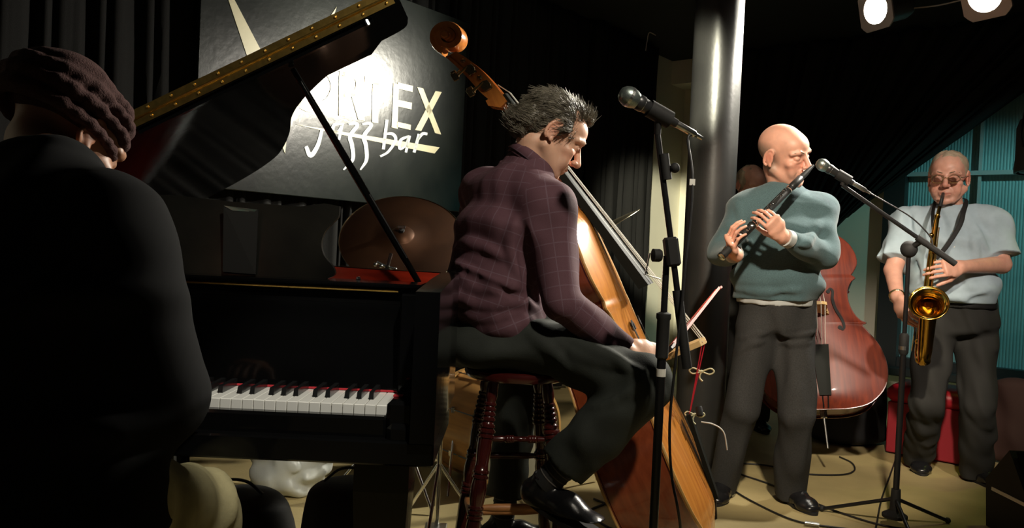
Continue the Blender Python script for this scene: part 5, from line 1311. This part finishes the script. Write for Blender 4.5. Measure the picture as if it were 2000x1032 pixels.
# ------------------------------------------------------------------ stage lamps
MT['can_grey'] = mat('can_housing', (.10, .095, .09), .45, metal=.4); MT['can_frame'] = mat('can_colour_frame', (.42, .36, .33), .5, metal=.2)
MT['lens_lit'] = emit('lamp_lens_lit', (1.0, .96, .82), 28.0)
def can(name, label, c, aim, lit=True, group=None, s=1.0, frame='can_frame'):
    c = np.asarray(c, float); d = nrm(np.asarray(aim, float)-c); t = thing(name, label, 'spotlight', c, group=group)
    u = nrm(np.cross(d, Z1)); w = np.cross(u, d)
    MB().lathe([(.03*s, -.24*s), (.06*s, -.235*s), (.075*s, -.20*s), (.088*s, -.06*s), (.096*s, -.02*s), (.096*s, .0), (.086*s, .0), (.08*s, -.03*s)], c, d, 32, cap=False).build('housing', 'can_grey', t, smooth=40)
    h, ch = .115*s, .035*s
    oct_ = [(-h+ch, -h), (h-ch, -h), (h, -h+ch), (h, h-ch), (h-ch, h), (-h+ch, h), (-h, h-ch), (-h, -h+ch)]; n = 32
    fm = MB(); inner = [(.082*s*math.cos(2*math.pi*k/n), .082*s*math.sin(2*math.pi*k/n)) for k in range(n)]
    def outer(a):
        ca, sa = math.cos(a), math.sin(a); r = min(h/max(abs(ca), 1e-6), h/max(abs(sa), 1e-6), (2*h-ch)/(abs(ca)+abs(sa))); return (r*ca, r*sa)
    ou = [outer(2*math.pi*k/n) for k in range(n)]
    q = lambda p, z: c+u*p[0]+w*p[1]+d*z
    rows = [[q(p, .004) for p in inner], [q(p, .010) for p in inner], [q(p, .010) for p in ou], [q(p, .0) for p in ou], [q(p, .004) for p in inner]]
    if frame: fm.grid([r_+[r_[0]] for r_ in rows]); fm.build('colour_frame', frame, t)
    MB().lathe([(.081*s, -.012), (.075*s, .0), (.05*s, .006), (.001, .009)], c-d*.004, d, 32).build('lens', 'lens_lit' if lit else 'black_metal', t, smooth=60)
    yk = MB(); pv = c-d*.10*s
    yk.tube([pv+u*.10*s, pv+u*.12*s+Z1*.06, pv+u*.10*s+Z1*.19, pv-u*.10*s+Z1*.19, pv-u*.12*s+Z1*.06, pv-u*.10*s], .007, 8); yk.build('yoke', 'black_metal', t, smooth=50)
    MB().tube([pv+Z1*.19, V3(pv[0], pv[1], CEIL-(.10 if lit else .0))], .010, 10).build('hanger', 'black_metal', t)
    MB().box((pv[0], pv[1], CEIL-.075), (.05, .07, .07), None, .008).build('hook_clamp', 'black_metal', t)
    return t
can('stage_spotlight', 'lit stage spotlight in a square frame hanging between column and swagged curtain edge', LAMP1, LAMP1+AIM1)
can('stage_spotlight', 'lit stage spotlight hanging above the saxophone player', LAMP2, LAMP2+AIM2)
pz = P(2000, 205, 3.3); can('stage_spotlight', 'unlit long black spotlight pointing down in front of the window', P(2030, 335, 4.5), P(2042, 530, 4.45), lit=False, s=1.3, frame=None)
pv1, pv2 = LAMP1-AIM1*.10, LAMP2-AIM2*.10; bdir = nrm(V3(pv2[0]-pv1[0], pv2[1]-pv1[1], 0)); barA = pv1-bdir*.8; barB = pv2+bdir*.8
lb = thing('lighting_bar', 'black lighting bar under the ceiling carrying the spotlights', 'bar', (LAMP1[0], LAMP1[1], CEIL-.10))
MB().tube([V3(barA[0], barA[1], CEIL-.10), V3(barB[0], barB[1], CEIL-.10)], .024, 14).build('pipe', 'black_metal', lb, smooth=60)
for q_ in (barA+bdir*.2, barB-bdir*.2): MB().tube([V3(q_[0], q_[1], CEIL-.10), V3(q_[0], q_[1], CEIL)], .012, 10).build('bracket', 'black_metal', lb)
tag(MB().tube(catmull([LAMP1-AIM1*.09+V3(.02, .085, .0), P(1775, 17, 4.55), P(1835, 10, 4.35), LAMP2-AIM2*.10+V3(-.03, .085, .0)], 6), .004, 6).build('lamp_cable', 'can_frame', smooth=60), 'thin cable sagging between the two lit spotlights', 'cable')
# ------------------------------------------------------------------ microphones and stands
MT['grille'] = mat('mic_grille', (.42, .50, .47), .35, metal=.9, noise=.6, nscale=900); MT['mic_body'] = mat('mic_body_black', (.02, .02, .021), .35)
MT['tape_white'] = mat('tape_white', (.75, .74, .68), .6)
def microphone(label, head, tail):
    d = nrm(tail-head); t = thing('microphone', label, 'microphone', head)
    MB().lathe([(.004, -.026), (.014, -.0235), (.021, -.016), (.0255, -.004), (.0255, .006), (.0235, .016), (.019, .026)], head, d, 28).build('grille', 'grille', t, smooth=60)
    MB().lathe([(.0262, -.002), (.0262, .005)], head, d, 28).build('grille_band', 'steel', t)
    MB().lathe([(.019, .024), (.0205, .028), (.0205, .04), (.0185, .044), (.0115, .135), (.011, .145)], head, d, 24).build('handle', 'mic_body', t, smooth=50)
    MB().lathe([(.0195, .040), (.0195, .043)], head, d, 24).build('collar_ring', 'steel', t)
    MB().lathe([(.0095, .145), (.0095, .20), (.006, .205), (.005, .225)], head, d, 18).build('plug', 'steel', t, smooth=40)
    return t
def tripod(t, hub, z0, r, n=3, a0=0.3):
    for k in range(n):
        a = a0+2*math.pi*k/n; e = V3(hub[0]+r*math.cos(a), hub[1]+r*math.sin(a), .012)
        l_ = MB().tube([V3(hub[0], hub[1], z0), e], .008, 10).build('leg', 'black_metal', t, smooth=60); MB().sphere(e+V3(0, 0, .002), .013, 10, 6).build('rubber_foot', 'black_matte', l_, smooth=60)
# stand in front of the bass player
top1 = P(1302, 500, 2.042); bot1 = V3(P(1276, 1000, 2.042)[0], top1[1], 0); bot1 = V3(top1[0]-.0, top1[1], 0)
ms = thing('microphone_stand', 'black boom microphone stand in front of the orange double bass', 'microphone stand', bot1)
zc = P(1290, 660, 2.042)[2]
MB().tube([bot1+V3(0, 0, .10), V3(bot1[0], bot1[1], zc)], .0115, 14).build('lower_tube', 'black_metal', ms, smooth=60)
MB().lathe([(.012, -.055), (.0165, -.05), (.0165, .045), (.019, .05), (.019, .062), (.010, .066)], V3(bot1[0], bot1[1], zc), Z1, 18).build('clutch', 'black_matte', ms, smooth=40)
MB().lathe([(.0122, 0), (.0122, .02)], V3(bot1[0], bot1[1], zc-.10), Z1, 16).build('paper_band', 'tape_white', ms)
MB().tube([V3(bot1[0], bot1[1], zc), top1], .0085, 14).build('upper_tube', 'black_metal', ms, smooth=60)
bm0, bm1 = P(1342, 720, 2.028), P(1284, 262, 2.028); bdr = nrm(bm1-bm0)
bx = P(1312, 492, 2.032); MB().box(bx, (.034, .045, .075), head_frame(V3(0, 1, 0), bdr), .006).build('boom_clamp', 'black_matte', ms)
MB().lathe([(.014, 0), (.017, .006), (.017, .022), (.006, .026)], top1+V3(-.016, -.01, .0), V3(-1, -.2, 0), 14).build('clamp_knob', 'black_matte', ms, smooth=40)
MB().tube([top1+V3(-.045, -.012, .005), top1+V3(-.055, -.012, -.05), top1+V3(-.015, -.012, -.06)], .0022, 6).build('cable_clip', 'steel', ms)
bt = MB().tube([bm0, bm1], .0078, 14).build('boom_arm', 'black_metal', ms, smooth=60)
MB().tube([bm0, bm0+bdr*.20], .0125, 14).build('counterweight_sleeve', 'black_matte', bt, smooth=60)
kb = P(1300, 328, 2.023); MB().tube([kb-bdr*.03, kb+bdr*.035], .0125, 14).build('telescope_clutch', 'black_matte', bt, smooth=60)
MB().sphere(kb+V3(.022, -.008, 0), .013, 12, 8).build('telescope_knob', 'black_matte', bt, smooth=60)
tripod(ms, bot1, .22, .30, a0=.9)
m0, m1 = P(1228, 189, 1.995), P(1330, 247, 2.032); md = nrm(m1-m0)
microphone('silver grilled microphone on the boom stand beside the seated bass player', m0, m1)
cpm = m0+md*.09; ck = MB().tube([cpm-md*.03, cpm+md*.035], .0225, 14, cap=False).build('mic_clip', 'black_matte', ms, smooth=60)
MB().tube([cpm-Z1*.018, bm1], .009, 10).build('clip_joint', 'black_matte', ms, smooth=60)
MT['cable_black'] = mat('cable_black', (.012, .012, .013), .5)
def cable(label, pts, r=.0035, m='cable_black', name='microphone_cable'):
    return tag(MB().tube(catmull(pts, 8), r, 8).build(name, m, smooth=60), label, 'cable')
cable('black microphone cable hanging down the boom stand beside the bass player', [m0+md*.215, P(1344, 268, 2.032), P(1350, 320, 2.023), P(1352, 352, 2.018), P(1349, 420, 2.014), P(1338, 520, 2.009), P(1331, 600, 2.009), P(1318, 720, 2.009), P(1308, 830, 2.009), P(1312, 930, 2.009), P(1330, 1040, 2.009), on_floor(1345, 1270, .01)])
tag(MB().box(P(1352, 356, 2.016), (.014, .004, .016)).build('tape_flag', 'tape_white'), 'small white tape flag on the hanging microphone cable', 'tape')
# stand for the clarinet microphone
fb2 = on_floor(1746, 1034); top2 = P(1783, 492, fb2[1]); top2 = V3(fb2[0], fb2[1], top2[2]); 
ms2 = thing('microphone_stand', 'black boom microphone stand between clarinet player and saxophone player', 'microphone stand', fb2)
zc = P(1774, 675, fb2[1])[2]
MB().tube([fb2+V3(0, 0, .08), V3(fb2[0], fb2[1], zc)], .0125, 14).build('lower_tube', 'black_metal', ms2, smooth=60)
MB().lathe([(.014, -.04), (.019, -.03), (.019, .04), (.012, .05)], V3(fb2[0], fb2[1], zc), Z1, 18).build('clutch', 'black_matte', ms2, smooth=40)
MB().lathe([(.0195, 0), (.0195, .016)], V3(fb2[0], fb2[1], zc-.02), Z1, 16).build('silver_band', 'steel', ms2)
MB().tube([V3(fb2[0], fb2[1], zc), top2], .009, 14).build('upper_tube', 'black_metal', ms2, smooth=60)
MB().sphere(top2+V3(0, 0, .01), (.034, .034, .036), 16, 10).build('boom_clamp', 'black_matte', ms2, smooth=60)
k2 = top2+V3(0, -.03, .03)
e0 = P(1866, 516, k2[1]-.05); e1 = P(1645, 362, k2[1]+.02); MB().tube([e0, e1], .0085, 14).build('boom_arm', 'black_metal', ms2, smooth=60)
ed = nrm(e1-e0); bq = e0+ed*np.dot(top2-e0, ed); MB().tube([top2+V3(0, 0, .01), bq], .012, 12).build('boom_bracket', 'black_matte', ms2, smooth=60); MB().tube([bq-ed*.022, bq+ed*.022], .014, 12).build('boom_collar', 'black_matte', ms2, smooth=60); MB().tube([e0, e0+ed*.17], .0125, 14).build('counterweight_sleeve', 'black_matte', ms2, smooth=60)
MB().lathe([(.05, 0), (.05, .012), (.022, .03), (.018, .12)], fb2+V3(0, 0, .05), Z1, 18).build('leg_collar', 'black_matte', ms2, smooth=40)
tripod(ms2, fb2, .13, .30, a0=.35)
h0 = P(1606, 322, k2[1]+.03); h1 = P(1690, 372, k2[1]+.0); hd = nrm(h1-h0)
microphone('silver grilled microphone in front of the clarinet player', h0, h1)
cpm = h0+hd*.10; MB().tube([cpm-hd*.03, cpm+hd*.03], .0215, 14, cap=False).build('mic_clip', 'black_matte', ms2, smooth=60)
MB().tube([cpm-Z1*.02, e1], .009, 10).build('clip_joint', 'black_matte', ms2, smooth=60)
cable('black microphone cable running along the boom towards the saxophone player', [h0+hd*.215, P(1730, 395, k2[1]-.03), P(1780, 425, k2[1]-.035), P(1815, 460, k2[1]-.04), P(1822, 480, k2[1]-.045)], .003)
# ------------------------------------------------------------------ floor cables
def fcable(label, pix, r=.0045): return cable(label, [on_floor(x, y, r+.001) for (x, y) in pix], r, name='floor_cable')
fcable('black cable on the floor curling beside the clarinet player', [(1440, 905), (1500, 910), (1560, 925), (1640, 928), (1668, 920), (1664, 905), (1640, 893)])
fcable('long black cable crossing the floor under the clarinet player', [(1428, 916), (1450, 928), (1500, 945), (1580, 978), (1650, 1005), (1740, 1030), (1850, 1040)])
fcable('black cable lying in front of the clarinet player shoes', [(1420, 950), (1460, 975), (1520, 1005), (1570, 1022), (1640, 1032), (1750, 1045)])
fcable('thin black cable running down beside the clarinet microphone stand', [(1752, 890), (1738, 930), (1722, 975), (1712, 1025), (1705, 1060)], .004)
tag(MB().tube([on_floor(1572, 1022, .012), on_floor(1600, 1026, .012)], .009, 10).build('cable_plug', 'steel', smooth=60), 'grey cable connector lying on the floor by the black shoe', 'plug')
fcable('black cable on the floor behind the saxophone player', [(1935, 935), (1960, 942), (1985, 950), (2010, 958)], .005)
fcable('looped black cable on the floor behind the bar stool', [(1160, 975), (1195, 990), (1220, 1010), (1205, 1035), (1170, 1020), (1150, 1000), (1180, 985)], .005)
# ties, pick-up and its cable on the orange bass
cwn = BL(0, .535, .423); tp_ = BL(0, .33, .29)
MT['ribbon_cream'] = mat('ribbon_cream', (.72, .68, .42), .7)
def on_bass(o):
    o.parent = bass; o.matrix_parent_inverse = bass.matrix_world.inverted() if False else bassM.inverted(); return o
for (t, sz) in ((.42, 1.0), (1.0, .8)):
    c = cwn+(tp_-cwn)*t+V3(0, -.012, 0); mb = MB()
    for q in (-1, 1): mb.tube(catmull([c, c+V3(q*.03, -.004, .012)*sz, c+V3(q*.042, -.004, .002)*sz, c+V3(q*.028, -.003, -.008)*sz, c], 6), .0028, 6)
    mb.tube(catmull([c, c+V3(-.006, -.004, -.02), c+V3(.004, -.004, -.032)], 5), .0028, 6); mb.sphere(c, .006, 8, 6)
    on_bass(mb.build('ribbon_tie', 'ribbon_cream', smooth=60))
c = tp_+V3(.01, -.02, .03); on_bass(MB().lathe([(.010, 0), (.012, .004), (.012, .03), (.007, .034)], c, V3(.2, -.3, -1), 14).build('pickup', 'black_matte', smooth=40))
on_bass(MB().tube(catmull([c+V3(.01, -.01, -.05), c+V3(.05, -.02, -.055), c+V3(.085, -.02, -.08), c+V3(.10, -.02, -.14)], 6), .0025, 6).build('pickup_lead', 'tape_white', smooth=60))
# ------------------------------------------------------------------ drums behind the piano
MT['bronze_dark'] = mat('cymbal_dark_bronze', (.085, .036, .016), .45, metal=.7, base2=(.05, .022, .011), nscale=5)
MT['cymbal'] = mat('cymbal_bright', (.62, .56, .38), .25, metal=1); MT['drum_shell'] = mat('drum_shell_maple', (.62, .32, .10), .3, coat=.5, noise=.25, nscale=6, stretch=(1, 1, 8)); MT['drum_head'] = mat('drum_head', (.50, .48, .34), .5)
def cymbal(label, c, n, r, m, zfloor=True, a0=1.25):
    n = nrm(n); t = thing('cymbal', label, 'cymbal', c)
    MB().lathe([(.006, .028), (.03, .026), (.05, .012), (.055, .008), (r*.5, .004), (r*.8, -.004), (r, -.014), (r, -.0155), (r*.8, -.006), (r*.5, .002), (.055, .006), (.05, .009), (.03, .022), (.006, .024)], c, n, 48, cap=False).build('plate', m, t, smooth=50)
    MB().tube([c+n*r*0+n*(-.013)+r*(math.cos(q)*nrm(np.cross(n, Z1))+math.sin(q)*np.cross(n, nrm(np.cross(n, Z1)))) for q in np.linspace(0, 2*math.pi, 61)[:-1]], .0012, 5, closed=True).build('edge', 'cymbal', t, smooth=60)
    st = thing('cymbal_stand', 'chrome cymbal stand carrying the '+label, 'cymbal stand', (c[0], c[1]+.10, 0))
    b = V3(c[0], c[1]+.10, 0); MB().tube([b+V3(0, 0, .12), b+V3(0, 0, c[2]-.10)], .010, 12).build('tube', 'chrome', st, smooth=60)
    MB().tube([b+V3(0, 0, c[2]-.10), c-n*.04, c+n*.05], .006, 10).build('tilter', 'chrome', st, smooth=60)
    MB().lathe([(.012, 0), (.012, .012)], c+n*.032, n, 12).build('felt', 'black_matte', st); MB().box(c+n*.055, (.035, .006, .012), None, .002).build('wing_nut', 'chrome', st)
    for k in range(3):
        a = a0+2*math.pi*k/3; MB().tube([b+V3(0, 0, .36), b+V3(.28*math.cos(a), .28*math.sin(a), .015)], .007, 8).build('leg', 'chrome', st, smooth=60)
cymbal('large dark bronze cymbal behind the open piano', P(785, 462, 3.35), V3(.05, -.72, .69), .262, 'bronze_dark')
cymbal('thin bright cymbal seen edge on behind the orange bass', P(1168, 452, 3.45), nrm(V3(-.56, .03, .82)), .20, 'cymbal')
hw = thing('drum_clamp', 'chrome clamp with wing bolt standing above the piano rim', 'clamp', P(752, 526, 3.06))
MB().tube([P(736, 512, 3.06), P(752, 520, 3.06), P(772, 526, 3.06)], .006, 8).build('cross_bar', 'chrome', hw, smooth=60)
MB().tube([P(757, 520, 3.05), P(764, 495, 3.05)], .007, 8).build('wing_bolt', 'chrome', hw, smooth=60)
for (x, y) in ((733, 517), (744, 520), (772, 526)): MB().sphere(P(x, y, 3.05), .008, 8, 6).build('bolt_head', 'chrome', hw, smooth=60)
MB().tube([P(755, 524, 3.06), V3(*P(755, 524, 3.06)[:2], .02)], .009, 10).build('post', 'black_metal', hw, smooth=60)
def drum(label, c, ax, r, L, hm='drum_head', legs=True):
    ax = nrm(ax); t = thing('drum', label, 'drum', (c[0], c[1], 0))
    MB().lathe([(r*.98, -L/2), (r*.985, 0), (r*.98, L/2)], c, ax, 48, cap=False).build('shell', 'drum_shell', t, smooth=40)
    for s_ in (-1, 1):
        MB().lathe([(.001, 0), (r*.99, -.001), (r*.99, .002), (.001, .003)], c+ax*s_*L/2, ax*s_, 48).build('drum_head', hm, t, smooth=40)
        MB().lathe([(r*.985, -.02), (r*1.03, -.02), (r*1.03, .008), (r*.985, .008), (r*.985, -.02)], c+ax*s_*L/2, ax*s_, 48, cap=False).build('hoop', 'edge_gold', t, smooth=40)
    u = nrm(np.cross(ax, Z1+.01)); w = np.cross(ax, u)
    for k in range(8):
        a = 2*math.pi*(k+.5)/8; o_ = c+r*1.02*(math.cos(a)*u+math.sin(a)*w); MB().tube([o_-ax*L*.48, o_+ax*L*.48], .004, 6).build('tension_rod', 'chrome', t); MB().box(o_, (.02, .02, .03), None, .004).build('lug', 'chrome', t)
    if legs:
        for q in (-1, 1): MB().tube([c+u*q*r*.9, V3(*(c+u*q*r*1.25+ax*.1)[:2], .01)], .007, 8).build('spur', 'chrome', t)
    return t
drum('tan maple bass drum standing on the floor behind the bar stool', V3(*P(965, 812, 3.75)[:2], .265), V3(.62, -.78, 0), .25, .36)
drum('small tan tom drum behind the seated bass player', P(862, 578, 3.95), V3(.1, -.3, .95), .14, .20, legs=True)
# ------------------------------------------------------------------ bags, bench, boxes
MT['plastic_white'] = mat('plastic_bag_white', (.72, .76, .72), .35, base2=(.62, .66, .64), nscale=9); MT['bag_black'] = mat('bag_black_nylon', (.008, .008, .008), .7)
c = on_floor(556, 962); bg = thing('carrier_bag', 'crumpled white plastic carrier bag on the floor behind the piano', 'bag', c)
F = Field(c-V3(.35, .25, 0), c+V3(.35, .25, .5), .008); F.add(loftseg(c+V3(0, 0, .05), c+V3(.02, 0, .26), V3(1, 0, 0), V3(1, 0, 0), .15, .11, .19, .10), .05); F.add(ell(c+V3(-.10, 0, .25), (.10, .08, .07)), .04); F.add(ell(c+V3(.10, 0, .28), (.08, .06, .08)), .04)
F.disp(wrinkle(61, .014, 30)); F.disp(wrinkle(62, .006, 80)); F.cut(c, V3(0, 0, -1)); F.build('bag_film', 'plastic_white', bg, 0)
def softbag(label, c, a, b, h, seed):
    t = thing('equipment_bag', label, 'bag', c); F = Field(c-V3(a+.1, b+.1, 0), c+V3(a+.1, b+.1, h+.1), .012)
    F.add(loftseg(c+V3(0, 0, .05), c+V3(0, 0, h-.06), V3(1, 0, 0), V3(1, 0, 0), a, b, a*.85, b*.8), .05); F.disp(wrinkle(seed, .012, 14)); F.cut(c, V3(0, 0, -1)); F.build('bag_body', 'bag_black', t)
    MB().tube(catmull([c+V3(-a*.5, -b*.3, h-.01), c+V3(-a*.2, -b*.3, h+.03), c+V3(a*.2, -b*.3, h+.03), c+V3(a*.5, -b*.3, h-.01)], 5), .010, 8, flat=.4).build('handle', 'bag_black', t, smooth=60)
cb = P(690, 1000, 2.55); softbag('black soft equipment bag on the floor under the treble end of the piano', V3(cb[0], cb[1], 0), .17, .16, .36, 71)
cb = P(465, 1000, 2.7); softbag('black soft equipment bag on the floor under the middle of the piano', V3(cb[0], cb[1], 0), .19, .15, .26, 73)
cb = on_floor(1650, 862); softbag('big black gig bag standing on the floor behind the dark red bass', V3(cb[0], cb[1], 0), .26, .18, .46, 75)
MT['red_seat'] = mat('bench_red_vinyl', (.52, .012, .03), .45, noise=.2, nscale=10); MT['red_base'] = mat('bench_base_red', (.33, .01, .022), .6)
a0_ = on_floor(1728, 886); bw = .44; Rb = np.array([dR, -nR, Z1]).T
bn_ = thing('bench', 'low red upholstered bench under the teal window', 'bench', a0_)
cb_ = a0_+dR*bw/2-nR*.18
MB().box(cb_+Z1*.16, (bw, .34, .30), Rb, .006).build('base', 'red_base', bn_); MB().box(cb_+Z1*.36, (bw+.02, .38, .10), Rb, .03).build('seat_cushion', 'red_seat', bn_, smooth=50)
wb = on_floor(2002, 905); wbx = thing('storage_box', 'cream storage box with a dark cloth over it at the end of the red bench', 'box', wb)
MB().box(wb+dR*.12-nR*.1+Z1*.20, (.42, .36, .40), Rb, .012).build('body', 'wall_white', wbx); MB().box(wb+dR*.12-nR*.1+Z1*.412, (.44, .38, .025), Rb, .008).build('lid', 'wall_white', wbx)
MT['cloth_brown'] = mat('cloth_dark_brown', (.06, .03, .022), .9)
wb = wb+nR*.10-dR*.03; F = Field(wb-V3(.3, .3, 0), wb+V3(.3, .3, .55), .009); F.add(loftseg(wb+V3(-.02, -.02, .06), wb+V3(0, 0, .44), dR, dR, .13, .07, .15, .09), .03); F.disp(wrinkle(81, .010, 28)); F.cut(wb, V3(0, 0, -1)); F.build('draped_cloth', 'cloth_brown', wbx)
mo_ = on_floor(2022, 1075); mon = thing('monitor_speaker', 'black floor monitor speaker with a white stripe beside the saxophone player', 'speaker', mo_)
mo_ = mo_+V3(.16, .1, 0)
MB().prism([mo_+V3(-.19, -.15, 0), mo_+V3(-.19, .18, 0), mo_+V3(-.19, .20, .20), mo_+V3(-.19, .05, .36), mo_+V3(-.19, -.15, .10)], V3(.38, 0, 0)).build('cabinet', 'black_matte', mon)
MB().box(mo_+V3(-.192, .02, .17), (.004, .26, .014)).build('stripe', 'tape_white', mon)
MB().prism([mo_+V3(-.17, -.155, .11), mo_+V3(.17, -.155, .11), mo_+V3(.17, .035, .355), mo_+V3(-.17, .035, .355)], nrm(V3(0, -.8, .62))*.008).build('front_grille', 'black_metal', mon)
# piano bench
pbn = V3(P(60, 1000, 1.30)[0]-.02, 1.28, 0)
pb_ = thing('piano_bench', 'black padded piano bench under the pianist', 'bench', pbn)
MB().box(pbn+Z1*.455, (.60, .34, .07), None, .02).build('padded_seat', 'bag_black', pb_, smooth=50)
for x in (-1, 1):
    for y in (-1, 1): MB().tube([pbn+V3(x*.26, y*.13, .42), pbn+V3(x*.27, y*.14, 0)], [.022, .016], 10).build('leg', 'black_lacquer', pb_, smooth=60)
MB().box(pbn+Z1*.405, (.56, .30, .04), None, .005).build('apron', 'black_lacquer', pb_)
# loose wire on the curtain
wp = [P(x, y, 5.85) for (x, y) in ((1281, 69), (1268, 64), (1264, 80), (1261, 99))]
tag(MB().tube(catmull(wp, 5), .004, 6).build('loose_wire', 'can_frame', smooth=60), 'short loose grey wire sticking out of the curtain beside the white corner', 'wire')
# hi-hat stand between piano and stool
hb_ = V3(*P(858, 900, 2.95)[:2], 0); hh_ = thing('hi_hat_stand', 'chrome hi-hat stand on the floor between the piano and the bar stool', 'hi-hat stand', hb_)
MB().tube([hb_+V3(0, 0, .06), hb_+V3(0, 0, .80)], .009, 12).build('tube', 'chrome', hh_, smooth=60)
for a in (.4, 2.5, 4.6):
    MB().tube([hb_+V3(0, 0, .30), hb_+V3(.20*math.cos(a), .20*math.sin(a), .015)], .006, 8).build('leg', 'chrome', hh_, smooth=60)
MB().box(hb_+V3(.0, -.12, .05), (.08, .24, .012), head_frame(V3(0, .98, .2), V3(0, -.2, .98)), .003).build('foot_pedal', 'steel', hh_)
for z_, m_ in ((.795, 1), (.815, -1)):
    MB().lathe([(.006, 0), (.03, .004), (.05, .012), (.16, .022), (.16, .024), (.05, .015), (.006, .004)], hb_+V3(0, 0, z_), V3(0, 0, -m_), 32, cap=False).build('hat_cymbal', 'cymbal', hh_, smooth=50)
# ------------------------------------------------------------------ tidy helper properties
for o in bpy.data.objects:
    if '_o' in o: del o['_o']
